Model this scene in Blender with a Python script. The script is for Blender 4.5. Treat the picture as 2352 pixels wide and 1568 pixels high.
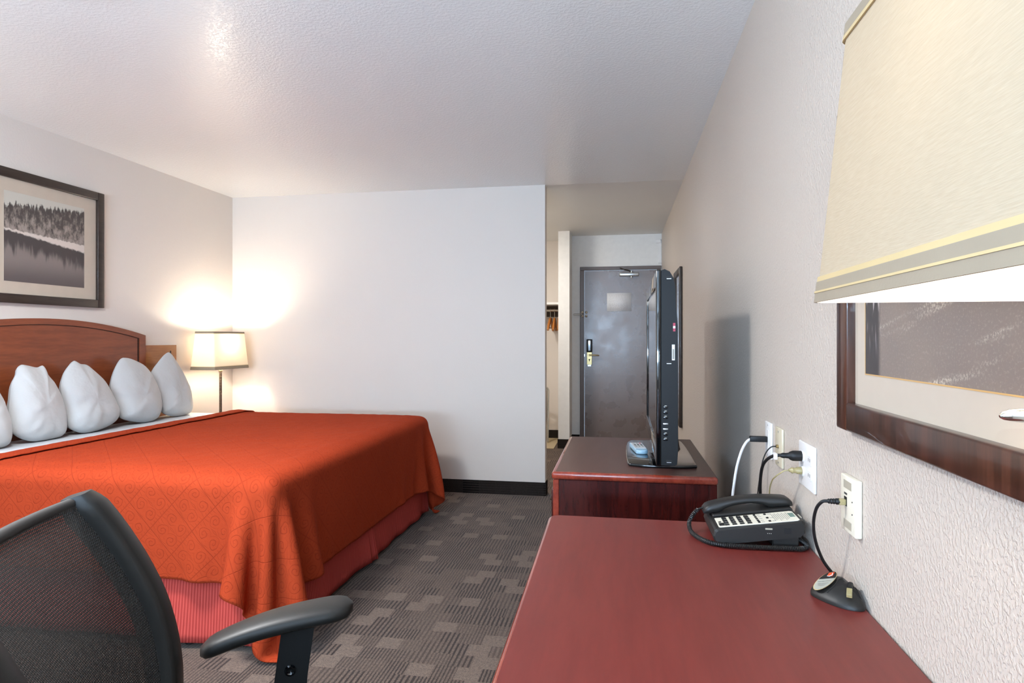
import bpy, bmesh, math, random
import numpy as np
from mathutils import Vector, Matrix, noise as mnoise
random.seed(7)
for o in list(bpy.data.objects): bpy.data.objects.remove(o)
sc = bpy.context.scene
COL = sc.collection
PI = math.pi

# ------------------------------------------------------------------ camera, sky, daylight, exposure
cd = bpy.data.cameras.new('camera'); cam = bpy.data.objects.new('camera', cd); COL.objects.link(cam)
cam.location = (0, 0, 1.235); cam.rotation_euler = (PI/2, 0, 0.1705)
cd.sensor_width = 36; cd.lens = 36*1438.85/2352; cd.shift_y = -7.1/2352; cd.clip_start = 0.02
sc.camera = cam
w = bpy.data.worlds.new('daylight_sky'); sc.world = w; w.use_nodes = True
bg = w.node_tree.nodes['Background']; bg.inputs[0].default_value = (0.60, 0.78, 1.0, 1); bg.inputs[1].default_value = 3.0
ld = bpy.data.lights.new('window_daylight', 'AREA'); ld.shape = 'RECTANGLE'; ld.size = 2.2; ld.size_y = .8
ld.energy = 225; ld.color = (0.52, 0.74, 1.0)
lo = bpy.data.objects.new('window_daylight', ld); COL.objects.link(lo)
lo.location = (-1.1, -2.40, 1.25)      # daylight entering through window_1, behind the camera
lo.rotation_euler = (PI/2+math.radians(66), 0, 0)
sc.view_settings.view_transform = 'Standard'; sc.view_settings.look = 'None'
sc.view_settings.exposure = 0.92; sc.view_settings.gamma = 1.0; sc.view_settings.use_curve_mapping = False

# ------------------------------------------------------------------ helpers: colour, materials
def lin(c):
    return tuple(((v/255)/12.92 if v/255 <= 0.04045 else ((v/255+0.055)/1.055)**2.4) for v in c) + (1.0,)
class G:
    """small node-graph helper"""
    def __init__(s, name):
        s.m = bpy.data.materials.new(name); s.m.use_nodes = True
        s.nt = s.m.node_tree; s.nt.nodes.clear()
        s.out = s.nt.nodes.new('ShaderNodeOutputMaterial')
    def n(s, t, **kw):
        x = s.nt.nodes.new(t)
        for k, v in kw.items(): setattr(x, k, v)
        return x
    def put(s, sock, v):
        if hasattr(v, 'is_output'): s.nt.links.new(v, sock)
        else:
            try: sock.default_value = v
            except Exception: sock.default_value = tuple(v)[:3]
    def math(s, op, a, b=0.0, c=0.0, clamp=False):
        x = s.n('ShaderNodeMath', operation=op); x.use_clamp = clamp
        s.put(x.inputs[0], a); s.put(x.inputs[1], b); s.put(x.inputs[2], c); return x.outputs[0]
    def mix(s, f, a, b):
        x = s.n('ShaderNodeMix', data_type='RGBA'); s.put(x.inputs[0], f); s.put(x.inputs[6], a); s.put(x.inputs[7], b); return x.outputs[2]
    def coord(s, kind='Object', scale=(1,1,1)):
        t = s.n('ShaderNodeTexCoord'); mp = s.n('ShaderNodeMapping'); s.nt.links.new(t.outputs[kind], mp.inputs[0])
        mp.inputs[3].default_value = scale; return mp.outputs[0]
    def xyz(s, v):
        x = s.n('ShaderNodeSeparateXYZ'); s.put(x.inputs[0], v); return x.outputs[0], x.outputs[1], x.outputs[2]
    def vec(s, x, y, z=0.0):
        c = s.n('ShaderNodeCombineXYZ'); s.put(c.inputs[0], x); s.put(c.inputs[1], y); s.put(c.inputs[2], z); return c.outputs[0]
    def noise(s, v, scale, detail=3, rough=0.5):
        x = s.n('ShaderNodeTexNoise'); s.put(x.inputs['Vector'], v); x.inputs['Scale'].default_value = scale
        x.inputs['Detail'].default_value = detail; x.inputs['Roughness'].default_value = rough; return x.outputs[0]
    def white(s, v):
        x = s.n('ShaderNodeTexWhiteNoise', noise_dimensions='3D'); s.put(x.inputs['Vector'], v); return x.outputs[0]
    def ss(s, v, a, b):
        x = s.n('ShaderNodeMapRange', interpolation_type='SMOOTHSTEP'); s.put(x.inputs[0], v); s.put(x.inputs[1], a); s.put(x.inputs[2], b); return x.outputs[0]
    def bump(s, h, strength=0.3, dist=0.002):
        b = s.n('ShaderNodeBump'); b.inputs['Strength'].default_value = strength; b.inputs['Distance'].default_value = dist
        s.put(b.inputs['Height'], h); return b.outputs[0]
    def bsdf(s, color, rough=0.5, metal=0.0, normal=None, spec=0.5, trans=0.0, alpha=None, coat=0.0, sheen=0.0, emis=None, estr=0.0, ior=1.45):
        p = s.n('ShaderNodeBsdfPrincipled')
        s.put(p.inputs['Base Color'], color); s.put(p.inputs['Roughness'], rough); p.inputs['Metallic'].default_value = metal
        p.inputs['Specular IOR Level'].default_value = spec; p.inputs['Transmission Weight'].default_value = trans
        p.inputs['Coat Weight'].default_value = coat; p.inputs['Sheen Weight'].default_value = sheen; p.inputs['IOR'].default_value = ior
        if normal is not None: s.nt.links.new(normal, p.inputs['Normal'])
        if alpha is not None: s.put(p.inputs['Alpha'], alpha)
        if emis is not None: s.put(p.inputs['Emission Color'], emis); p.inputs['Emission Strength'].default_value = estr
        s.nt.links.new(p.outputs[0], s.out.inputs[0]); return p
M = {}
def plain(name, rgb, rough=0.5, metal=0.0, var=0.06, vscale=20, bscale=0, bstr=0.2, bdist=0.001, spec=0.5, coat=0.0, sheen=0.0, stretch=(1,1,1)):
    g = G(name); c = g.coord('Object', stretch); base = lin(rgb)
    nz = g.noise(c, vscale, 4)
    d = tuple(v*(1-var) for v in base[:3])+(1,); l = tuple(min(1, v*(1+var)) for v in base[:3])+(1,)
    nrm = g.bump(g.noise(c, bscale, 3), bstr, bdist) if bscale else None
    g.bsdf(g.mix(nz, d, l), rough, metal, nrm, spec=spec, coat=coat, sheen=sheen)
    M[name] = g.m; return g.m
def wood(name, dark, light, rough=0.3, axis=0, coat=0.3, scale=1.0):
    g = G(name); st = [14, 14, 14]; st[axis] = 1.6
    c = g.coord('Object', [v*scale for v in st]); a = g.noise(c, 2.2, 6, 0.6); b = g.noise(c, 9, 4)
    f = g.math('ADD', g.math('MULTIPLY', a, .7), g.math('MULTIPLY', b, .3))
    g.bsdf(g.mix(g.ss(f, .3, .7), lin(dark), lin(light)), rough, 0, g.bump(b, .05, .001), coat=coat)
    M[name] = g.m; return g.m

# --- surfaces of the room
def wall_mat(name, rgb, scale, strength, dist, rough, stretch=(1,1,.6)):
    g = G(name); c = g.coord('Object', stretch)
    h = g.noise(c, scale, 3, .55); h2 = g.ss(h, .44, .60)
    big = g.noise(c, 1.3, 2)
    b = lin(rgb); b2 = tuple(v*.96 for v in b[:3])+(1,)
    g.bsdf(g.mix(big, b2, b), rough, 0, g.bump(h2, strength, dist), spec=.4)
    M[name] = g.m
wall_mat('wall_paint', (226, 217, 208), 120, .12, .0012, .55)
wall_mat('textured_wall_paint', (206, 194, 182), 150, .6, .0015, .42, (1,1,.8))
wall_mat('ceiling_paint', (243, 244, 243), 75, .22, .0022, .22, (1,1,1))
wall_mat('entry_ceiling_paint', (238, 237, 233), 90, .15, .001, .5, (1,1,1))
def carpet_mat():
    g = G('carpet'); c = g.coord('Object'); x, y, z = g.xyz(c)
    CX, CY = .092, .088
    row = g.math('FLOOR', g.math('DIVIDE', y, CY))
    xs = g.math('ADD', x, g.math('MULTIPLY', g.math('MODULO', g.math('ADD', row, 200.0), 2.0), CX*.5))
    cell = g.math('FLOOR', g.math('DIVIDE', xs, CX))
    v = g.white(g.vec(cell, row, 0)); odd = g.math('MODULO', g.math('ADD', cell, 400.0), 2.0); v = g.math('ADD', g.math('MULTIPLY', v, .5), g.math('MULTIPLY', odd, .5)); v2 = g.white(g.vec(cell, row, 7))
    wob = g.math('MULTIPLY', g.noise(c, 160, 2), .006)
    ptc = g.math('MULTIPLY_ADD', g.math('GREATER_THAN', g.white(g.vec(cell, row, 4)), .5), 130.0, 2*PI/.0195)
    st = g.math('SINE', g.math('MULTIPLY', g.math('ADD', x, wob), ptc))
    stripe = g.ss(st, -.1, .45)
    amt = g.ss(v, .15, .16)                                     # plain cells stay unstriped
    amt = g.math('MULTIPLY', amt, g.math('MULTIPLY_ADD', v2, .9, .38), clamp=True)
    light = lin((134, 114, 100)); mid = lin((122, 102, 88)); dark = lin((58, 42, 34))
    base = g.mix(g.ss(v, .15, .16), light, mid)
    col = g.mix(g.math('MULTIPLY', stripe, amt), base, dark)
    sp = g.math('ADD', g.math('MULTIPLY', g.noise(c, 300, 3, .75), .75), g.math('MULTIPLY', g.noise(c, 90, 2), .25))
    col2 = g.mix(g.ss(sp, .38, .62), g.mix(.66, col, (0.008,.007,.006,1)), col)
    g.bsdf(col2, .95, 0, g.bump(sp, .7, .004), spec=.1, sheen=.15); M['carpet'] = g.m
carpet_mat()
def carpet_base_mat():
    g = G('carpet_base'); c = g.coord('Object'); x, y, z = g.xyz(c)
    st = g.ss(g.math('SINE', g.math('MULTIPLY', z, 2*PI/.019)), -.1, .5)
    cell = g.math('FLOOR', g.math('DIVIDE', g.math('ADD', x, y), .13)); v = g.white(g.vec(cell, 1, 2))
    sp = g.noise(c, 400, 2)
    col = g.mix(g.math('MULTIPLY', st, v), lin((52, 46, 43)), lin((24, 21, 20)))
    g.bsdf(g.mix(g.ss(sp, .35, .65), g.mix(.4, col, (0,0,0,1)), col), .95, 0, g.bump(sp, .6, .003), spec=.1); M['carpet_base'] = g.m
carpet_base_mat()
plain('tile', (190, 170, 135), .3, var=.08, vscale=8)
plain('white_paint', (232, 230, 226), .45, bscale=60, bstr=.08)
wood('cherry_h', (118, 58, 32), (142, 74, 42), .34, 1)
wood('cherry_wing', (140, 84, 42), (166, 104, 56), .34, 1)
plain('groove', (48, 24, 14), .6)
wood('mahogany_top', (104, 38, 33), (114, 44, 38), .40, 1, coat=.05)
wood('dresser_top', (86, 56, 49), (96, 64, 56), .38, 1, coat=.05)
wood('mahogany', (40, 11, 10), (72, 22, 18), .25, 2, coat=.4)
wood('mahogany_edge', (118, 42, 30), (150, 62, 44), .22, 1, coat=.6)
wood('frame_walnut', (46, 28, 20), (84, 50, 36), .3, 2, coat=.35)
wood('frame_dark', (44, 34, 28), (62, 50, 42), .4, 1, coat=.1)
plain('hanger_wood', (170, 105, 45), .35, stretch=(1,1,6))
plain('mat_board', (196, 182, 164), .8, bscale=300, bstr=.05)
plain('gold_bevel', (210, 165, 100), .5)
plain('linen', (186, 187, 186), .85, var=.02, bscale=14, bstr=.5, bdist=.012, sheen=.2)
plain('sheet_white', (218, 219, 222), .85, var=.02, bscale=9, bstr=.25, bdist=.01, sheen=.2)
plain('black_plastic', (22, 22, 22), .42, bscale=900, bstr=.12, bdist=.0004)
plain('phone_plastic', (36, 34, 32), .42, bscale=900, bstr=.12, bdist=.0003)
plain('soft_black', (30, 29, 27), .46, bscale=700, bstr=.2, bdist=.0004)
plain('gloss_black', (10, 11, 13), .08, coat=.6)
plain('tv_shell', (15, 15, 16), .45, spec=.3, bscale=900, bstr=.1, bdist=.0003)
plain('rubber_black', (18, 18, 19), .5)
plain('chrome', (205, 203, 196), .14, 1.0, var=.02)
plain('brass', (176, 156, 112), .3, 1.0)
plain('steel', (196, 197, 196), .3, .9)
plain('white_plastic', (236, 234, 232), .35, var=.02)
plain('almond_plastic', (214, 203, 178), .4, var=.02)
plain('cream_plastic', (232, 225, 206), .4, var=.02)
plain('grey_label', (176, 168, 150), .5)
plain('dark_slot', (22, 20, 20), .6)
plain('white_cable', (228, 228, 230), .4)
plain('paper', (232, 232, 234), .75)
plain('remote_white', (212, 216, 220), .4)
plain('remote_blue', (150, 184, 205), .4)
plain('dark_bronze', (62, 50, 40), .4, .5)
plain('key_print', (205, 200, 190), .5)
plain('logo_green', (118, 140, 128), .5)
plain('orange_print', (222, 84, 40), .5)
plain('ink', (58, 56, 54), .6)
plain('label_silver', (170, 170, 158), .4)
plain('trim_taupe', (150, 136, 116), .7, bscale=400, bstr=.2)
plain('trim_gold', (196, 172, 126), .6)
plain('red_print', (170, 60, 80), .5)
plain('ink_grey', (150, 146, 138), .6)
g = G('door_paint'); c = g.coord('Object'); nz = g.noise(c, 6, 4); g.bsdf(g.mix(nz, lin((104, 88, 80)), lin((124, 107, 99))), g.math('MULTIPLY_ADD', nz, .25, .16), 0, g.bump(g.noise(c, 30, 3), .05, .003), spec=.9); M['door_paint'] = g.m
plain('door_frame_paint', (98, 84, 77), .35)
def cover_mat():
    g = G('coverlet'); c = g.coord('UV'); u, v, _ = g.xyz(c)         # uv in metres of cloth
    S = .135
    a = g.math('DIVIDE', g.math('ADD', u, v), S*1.414); b = g.math('DIVIDE', g.math('SUBTRACT', u, v), S*1.414)
    wob = g.math('MULTIPLY', g.math('SUBTRACT', g.noise(c, 22, 2), .5), .25)
    fa = g.math('ABSOLUTE', g.math('SUBTRACT', g.math('FRACT', a), .5)); fb = g.math('ABSOLUTE', g.math('SUBTRACT', g.math('FRACT', b), .5))
    line = g.math('MAXIMUM', g.ss(fa, .485, .497), g.ss(fb, .485, .497))
    px = g.math('SUBTRACT', g.math('ADD', fa, wob), .24); py = g.math('SUBTRACT', fb, .20)
    r = g.math('SQRT', g.math('ADD', g.math('MULTIPLY', px, px), g.math('MULTIPLY', py, py)))
    th = g.math('ARCTAN2', py, px)
    sp = g.math('SINE', g.math('SUBTRACT', g.math('MULTIPLY', r, 58), th))
    swirl = g.math('MULTIPLY', g.ss(sp, .72, .92), g.math('SUBTRACT', 1.0, g.ss(r, .15, .24)))
    leaf = g.math('MULTIPLY', g.ss(g.math('SINE', g.math('ADD', g.math('MULTIPLY', g.math('ADD', fa, fb), 34), g.math('MULTIPLY', g.math('SUBTRACT', fa, fb), 22))), .8, .95), g.ss(r, .2, .26))
    pat = g.math('MAXIMUM', line, g.math('MAXIMUM', swirl, g.math('MULTIPLY', leaf, .6)))
    fine = g.noise(c, 320, 2); big = g.noise(c, 3, 3)
    base = g.mix(big, lin((157, 57, 31)), lin((170, 65, 35)))
    col = g.mix(g.math('MULTIPLY', pat, .30), base, lin((112, 30, 24)))
    h = g.math('ADD', g.math('MULTIPLY', pat, -.7), g.math('MULTIPLY', fine, .35))
    h = g.math('ADD', h, g.math('MULTIPLY', g.noise(c, 16, 4), 2.2))
    g.bsdf(col, .9, 0, g.bump(h, .55, .003), spec=.06); M['coverlet'] = g.m
cover_mat()
def skirt_mat():
    g = G('skirt_corduroy'); c = g.coord('UV'); u, v, _ = g.xyz(c)
    s = g.math('SINE', g.math('MULTIPLY', u, 2*PI/.013)); nz = g.noise(c, 6, 4)
    col = g.mix(g.ss(s, -.3, .8), lin((168, 62, 56)), lin((196, 84, 76)))
    g.bsdf(col, .9, 0, g.bump(g.math('ADD', g.math('MULTIPLY', s, .5), g.math('MULTIPLY', nz, 3)), .45, .003), spec=.06); M['skirt_corduroy'] = g.m
skirt_mat()
def chair_mesh_mat():
    g = G('chair_mesh'); c = g.coord('UV'); u, v, _ = g.xyz(c); P_ = .0042
    row = g.math('FLOOR', g.math('DIVIDE', v, P_)); us = g.math('ADD', u, g.math('MULTIPLY', g.math('MODULO', row, 2.0), P_/2))
    a = g.math('SINE', g.math('MULTIPLY', us, 2*PI/P_)); b = g.math('SINE', g.math('MULTIPLY', v, 2*PI/P_))
    k = g.math('MULTIPLY', a, b); hole = g.ss(g.math('ADD', a, b), .95, 1.35)
    p = g.bsdf(g.mix(g.ss(k, -1, 1), lin((26, 26, 27)), lin((66, 62, 58))), .55, 0, g.bump(k, .6, .001), alpha=g.math('SUBTRACT', 1.0, g.math('MULTIPLY', hole, .38))); M['chair_mesh'] = g.m
chair_mesh_mat()
def shade_mat(name, tr, c0, c1):
    g = G(name); c = g.coord('Object'); x, y, z = g.xyz(c)
    wv = g.noise(g.vec(g.math('MULTIPLY', x, 60), g.math('MULTIPLY', y, 60), g.math('MULTIPLY', z, 900)), 1, 2)
    ge = g.n('ShaderNodeNewGeometry'); col = g.mix(ge.outputs['Backfacing'], g.mix(wv, lin(c0), lin(c1)), lin((232, 229, 224)))
    d = g.n('ShaderNodeBsdfDiffuse'); t = g.n('ShaderNodeBsdfTranslucent'); mx = g.n('ShaderNodeMixShader')
    g.put(d.inputs[0], col); g.put(t.inputs[0], col); nb = g.bump(wv, .25, .001); g.nt.links.new(nb, d.inputs['Normal'])
    mx.inputs[0].default_value = tr; g.nt.links.new(d.outputs[0], mx.inputs[1]); g.nt.links.new(t.outputs[0], mx.inputs[2]); g.nt.links.new(mx.outputs[0], g.out.inputs[0]); M[name] = g.m
shade_mat('shade_fabric_dimmed', .028, (172, 155, 131), (186, 170, 147)); shade_mat('shade_fabric_lit', .085, (222, 206, 180), (232, 218, 194))  # one fabric, two copies: lamp brightness put into tone, lighter bedside, darker desk
g = G('bulb_glow'); e = g.n('ShaderNodeEmission'); e.inputs[0].default_value = (1, .86, .66, 1); e.inputs[1].default_value = 30; g.nt.links.new(e.outputs[0], g.out.inputs[0]); M['bulb_glow'] = g.m
g = G('dome_glow'); e = g.n('ShaderNodeEmission'); e.inputs[0].default_value = (1, .96, .90, 1); e.inputs[1].default_value = 82; g.nt.links.new(e.outputs[0], g.out.inputs[0]); M['dome_glow'] = g.m
g = G('fill_dome_glow'); e = g.n('ShaderNodeEmission'); e.inputs[0].default_value = (.97, .98, 1.0, 1); e.inputs[1].default_value = 74; g.nt.links.new(e.outputs[0], g.out.inputs[0]); M['fill_dome_glow'] = g.m
def pane_mat(name, rough=.02, ior=1.45):
    g = G(name); t = g.n('ShaderNodeBsdfTransparent'); gl = g.n('ShaderNodeBsdfGlossy'); gl.inputs['Roughness'].default_value = rough
    fr = g.n('ShaderNodeFresnel'); fr.inputs[0].default_value = ior; mx = g.n('ShaderNodeMixShader')
    ge = g.n('ShaderNodeNewGeometry'); g.put(mx.inputs[0], g.math('MULTIPLY', fr.outputs[0], g.math('SUBTRACT', 1.0, ge.outputs['Backfacing']))); g.nt.links.new(t.outputs[0], mx.inputs[1]); g.nt.links.new(gl.outputs[0], mx.inputs[2]); g.nt.links.new(mx.outputs[0], g.out.inputs[0]); M[name] = g.m
pane_mat('clear_glass'); pane_mat('picture_glass', .03, 1.3)
g = G('mirror_glass'); c = g.coord('Object'); g.bsdf(g.mix(g.noise(c, 3), (.86,.87,.88,1), (.9,.9,.91,1)), .02, 1.0); M['mirror_glass'] = g.m
g = G('clear_plug'); c = g.coord('Object'); g.bsdf(g.mix(g.noise(c, 300), lin((200,185,130)), lin((225,212,165))), .25, 0, trans=.6); M['clear_plug'] = g.m
g = G('tv_screen'); c = g.coord('Object'); g.bsdf(g.mix(g.noise(c, 5), (.006,.006,.007,1), (.01,.01,.011,1)), .06, 0, coat=.3); M['tv_screen'] = g.m
def lake_mat():
    g = G('lake_photo'); c = g.coord('UV'); u, v, _ = g.xyz(c)
    n1 = g.noise(g.vec(g.math('MULTIPLY', u, 13), 2.0, 0), 1, 3, .7); n2 = g.noise(g.vec(g.math('MULTIPLY', u, 42), 5.0, 0), 1, 2)
    top = g.math('ADD', g.math('ADD', .60, g.math('MULTIPLY', u, .10)), g.math('ADD', g.math('MULTIPLY', n1, .38), g.math('MULTIPLY', n2, .12)))
    jag = g.math('MULTIPLY', g.math('SUBTRACT', g.noise(c, 40, 3), .5), .06)
    tex = g.noise(g.vec(g.math('MULTIPLY', u, 22), g.math('MULTIPLY', v, 9), 0), 1, 4, .7)
    trees = g.mix(g.ss(g.math('ADD', tex, g.math('MULTIPLY', g.math('SUBTRACT', .75, v), .7)), .40, .72), lin((72, 64, 60)), lin((158, 145, 135)))
    col = g.mix(g.ss(g.math('SUBTRACT', g.math('ADD', v, jag), top), -.015, .02), trees, lin((196, 192, 180)))
    shore = g.math('SUBTRACT', .585, g.math('MULTIPLY', u, .05)); lowb = g.math('SUBTRACT', .57, g.math('MULTIPLY', u, .13))
    nz = g.math('MULTIPLY', g.math('SUBTRACT', g.noise(c, 25, 3), .5), .05)
    rd = g.math('SUBTRACT', lowb, v)                                      # depth below the shore
    rn = g.noise(g.vec(g.math('MULTIPLY', u, 15), g.math('MULTIPLY', v, 2.5), 3), 1, 3)
    water = g.mix(g.ss(g.math('ADD', rd, g.math('MULTIPLY', g.math('SUBTRACT', rn, .5), .5)), .10, .24), lin((70, 62, 60)), g.mix(g.ss(v, .0, .3), lin((92, 82, 80)), lin((132, 120, 114))))
    band = g.mix(g.ss(g.math('SUBTRACT', shore, g.math('ADD', v, nz)), -.008, .008), col, lin((212, 200, 190)))
    fin = g.mix(g.ss(g.math('SUBTRACT', lowb, g.math('ADD', v, nz)), -.012, .012), band, water)
    g.bsdf(fin, .6, 0); M['lake_photo'] = g.m
lake_mat()
def beach_mat():
    g = G('sunlit_ground_photo'); c = g.coord('UV'); u, v, _ = g.xyz(c)   # uv in metres
    n1 = g.noise(c, 7, 4); gr = g.noise(c, 210, 3, .7)
    diag = g.math('ADD', v, g.math('MULTIPLY', u, -.20))
    st = g.noise(g.vec(g.math('MULTIPLY', u, 2.0), g.math('MULTIPLY', diag, 22), 1), 1, 3)
    base = g.mix(n1, lin((112, 100, 96)), lin((144, 126, 112)))
    base = g.mix(g.math('MULTIPLY', g.ss(gr, .5, .75), .35), base, lin((188, 168, 150)))
    band = g.math('MULTIPLY', g.ss(st, .56, .72), g.ss(gr, .42, .62))
    col = g.mix(g.math('MULTIPLY', band, .85), base, lin((238, 222, 198)))
    bark = g.noise(g.vec(g.math('MULTIPLY', u, 90), g.math('MULTIPLY', v, 14), 2), 1, 3)
    tr = g.math('SUBTRACT', 1.0, g.ss(u, .055, .075))
    reflect_strip = g.mix(g.math('MULTIPLY', g.ss(bark, .5, .62), g.ss(v, .02, .16)), lin((42, 36, 38)), lin((190, 178, 176)))  # glass reflection painted into the print as a dark strip, with bark streaks
    g.bsdf(g.mix(tr, col, reflect_strip), .6, 0); M['sunlit_ground_photo'] = g.m
beach_mat()
def notice_mat():
    g = G('notice_print'); c = g.coord('UV'); u, v, _ = g.xyz(c)
    rows = g.ss(g.math('SINE', g.math('MULTIPLY', v, 2*PI*17)), .1, .5); words = g.ss(g.noise(g.vec(g.math('MULTIPLY', u, 24), g.math('FLOOR', g.math('MULTIPLY', v, 17)), 0), 1, 2), .46, .52)
    inx = g.math('MULTIPLY', g.ss(u, .09, .1), g.math('SUBTRACT', 1.0, g.ss(u, .84, .86))); iny = g.math('MULTIPLY', g.ss(v, .06, .08), g.math('SUBTRACT', 1.0, g.ss(v, .9, .92)))
    k = g.math('MULTIPLY', g.math('MULTIPLY', rows, words), g.math('MULTIPLY', inx, iny))
    g.bsdf(g.mix(g.math('MULTIPLY', k, .32), lin((226, 226, 228)), lin((110, 110, 112))), .6); M['notice_print'] = g.m
notice_mat()
def handle_ribbed():
    g = G('ribbed_bronze'); c = g.coord('Object'); x, y, z = g.xyz(c); s = g.math('SINE', g.math('MULTIPLY', z, 2*PI/.012))
    g.bsdf(g.mix(g.ss(s, -.5, .5), lin((58, 46, 36)), lin((104, 86, 68))), .4, .4, g.bump(s, .5, .002)); M['ribbed_bronze'] = g.m
handle_ribbed()

# ------------------------------------------------------------------ helpers: meshes and objects
def mesh_of(name, verts, faces, uvs=None, smooth=False):
    me = bpy.data.meshes.new(name); me.from_pydata([tuple(v) for v in verts], [], faces); 
    if uvs is not None:
        ul = me.uv_layers.new(name='UVMap')
        for l in me.loops: ul.data[l.index].uv = uvs[l.vertex_index]
    if smooth:
        for p in me.polygons: p.use_smooth = True
    me.update(); return me
class MB:
    """mesh builder: collects boxes, tubes, lofts; build() links them as one mesh object"""
    def __init__(s): s.v = []; s.f = []; s.sm = []; s.uv = None
    def add(s, vs, fs, smooth=False):
        o = len(s.v); s.v += [tuple(v) for v in vs]; s.f += [tuple(i+o for i in f) for f in fs]; s.sm += [smooth]*len(fs); return s
    def bm(s, bm, smooth=False):
        bm.verts.ensure_lookup_table(); vs = [v.co[:] for v in bm.verts]; fs = [[v.index for v in f.verts] for f in bm.faces]; bm.free(); return s.add(vs, fs, smooth)
    def box(s, x0, x1, y0, y1, z0, z1, r=0.0, seg=2, xf=None):
        bm = bmesh.new(); bmesh.ops.create_cube(bm, size=1)
        for v in bm.verts: v.co = Vector(((x0+x1)/2+v.co.x*(x1-x0), (y0+y1)/2+v.co.y*(y1-y0), (z0+z1)/2+v.co.z*(z1-z0)))
        if r > 0: bmesh.ops.bevel(bm, geom=bm.edges[:], offset=r, segments=seg, affect='EDGES', profile=.5)
        if xf is not None:
            for v in bm.verts: v.co = xf @ v.co
        bm.verts.index_update(); return s.bm(bm, r > 0 and seg > 1)
    def prism(s, pts, axis, a, b, r=0.0, seg=2, smooth=False):
        """polygon pts (2-D) extruded along axis 0/1/2 between a and b"""
        def P3(p, t):
            return {0: (t, p[0], p[1]), 1: (p[0], t, p[1]), 2: (p[0], p[1], t)}[axis]
        bm = bmesh.new(); lo_ = [bm.verts.new(P3(p, a)) for p in pts]; hi = [bm.verts.new(P3(p, b)) for p in pts]; n = len(pts)
        bm.faces.new(lo_); bm.faces.new(hi[::-1])
        for i in range(n): bm.faces.new((lo_[i], hi[i], hi[(i+1) % n], lo_[(i+1) % n]))
        bmesh.ops.recalc_face_normals(bm, faces=bm.faces[:])
        if r > 0: bmesh.ops.bevel(bm, geom=[e for e in bm.edges if e.calc_face_angle(0) > .5], offset=r, segments=seg, affect='EDGES', profile=.5)
        bm.verts.index_update(); return s.bm(bm, smooth)
    def tube(s, path, r, n=8, cap=True, closed=False):
        P_ = [Vector(p) for p in path]; m = len(P_); R = r if isinstance(r, (list, tuple)) else [r]*m
        up = Vector((0, 0, 1)); vs = []; fs = []; prev = None
        for i in range(m):
            t = (P_[(i+1) % m]-P_[i-1]) if closed else (P_[min(i+1, m-1)]-P_[max(i-1, 0)])
            t.normalize()
            if prev is None:
                a = t.cross(up); a = t.cross(Vector((1, 0, 0))) if a.length < 1e-4 else a
            else: a = prev - t*prev.dot(t)
            a.normalize(); prev = a; b = t.cross(a)
            for k in range(n):
                th = 2*PI*k/n; vs.append(P_[i]+a*math.cos(th)*R[i]+b*math.sin(th)*R[i])
        for i in range(m if closed else m-1):
            for k in range(n):
                j = (i+1) % m; fs.append((i*n+k, i*n+(k+1) % n, j*n+(k+1) % n, j*n+k))
        if cap and not closed: fs += [tuple(range(n))[::-1], tuple((m-1)*n+k for k in range(n))]
        return s.add(vs, fs, True)
    def lathe(s, prof, c=(0, 0, 0), n=24, axis=2):
        vs = []; fs = []; m = len(prof)
        for r, h in prof:
            for k in range(n):
                th = 2*PI*k/n; a, b = r*math.cos(th), r*math.sin(th)
                p = {2: (a, b, h), 0: (h, a, b), 1: (a, h, b)}[axis]; vs.append((p[0]+c[0], p[1]+c[1], p[2]+c[2]))
        for i in range(m-1):
            for k in range(n): fs.append((i*n+k, i*n+(k+1) % n, (i+1)*n+(k+1) % n, (i+1)*n+k))
        if prof[0][0] > 1e-6: fs.append(tuple(range(n))[::-1])
        if prof[-1][0] > 1e-6: fs.append(tuple((m-1)*n+k for k in range(n)))
        return s.add(vs, fs, True)
    def grid(s, nu, nv, fn, smooth=True):
        """sheet fn(u,v)->(xyz, uv); keeps UVs"""
        vs = []; uvs = []
        for i in range(nu+1):
            for j in range(nv+1):
                p, q = fn(i/nu, j/nv); vs.append(p); uvs.append(q)
        fs = [(i*(nv+1)+j, (i+1)*(nv+1)+j, (i+1)*(nv+1)+j+1, i*(nv+1)+j+1) for i in range(nu) for j in range(nv)]
        s.uv = (s.uv or [(0, 0)]*len(s.v))+uvs; return s.add(vs, fs, smooth)
    def loft(s, rings, cap=True):
        n = len(rings[0]); vs = [p for r in rings for p in r]; m = len(rings)
        fs = [(i*n+k, i*n+(k+1) % n, (i+1)*n+(k+1) % n, (i+1)*n+k) for i in range(m-1) for k in range(n)]
        if cap: fs += [tuple(range(n))[::-1], tuple((m-1)*n+k for k in range(n))]
        return s.add(vs, fs, True)
    def build(s, name, mat, parent=None, world=True):
        """vertices in world space; under a parent thing they are made local to its base"""
        off = Vector((0, 0, 0))
        if parent is not None and world:
            q = parent
            while q is not None: off += Vector(q.location); q = q.parent
        vs = [tuple(Vector(v)-off) for v in s.v]
        uv = s.uv+[(0, 0)]*(len(s.v)-len(s.uv)) if s.uv else None
        me = mesh_of(name, vs, s.f, uv)
        bm = bmesh.new(); bm.from_mesh(me); bmesh.ops.recalc_face_normals(bm, faces=bm.faces[:]) if not s.uv else None; bm.to_mesh(me); bm.free()
        for p, q in zip(me.polygons, s.sm): p.use_smooth = q
        if any(s.sm):
            try: me.set_sharp_from_angle(angle=math.radians(50))
            except Exception: pass
        o = bpy.data.objects.new(name, me); COL.objects.link(o)
        if mat: me.materials.append(M[mat])
        if parent is not None: o.parent = parent
        return o
def tag(o, label, cat, group=None):
    o['label'] = label; o['category'] = cat
    if group: o['group'] = group
    return o
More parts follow.
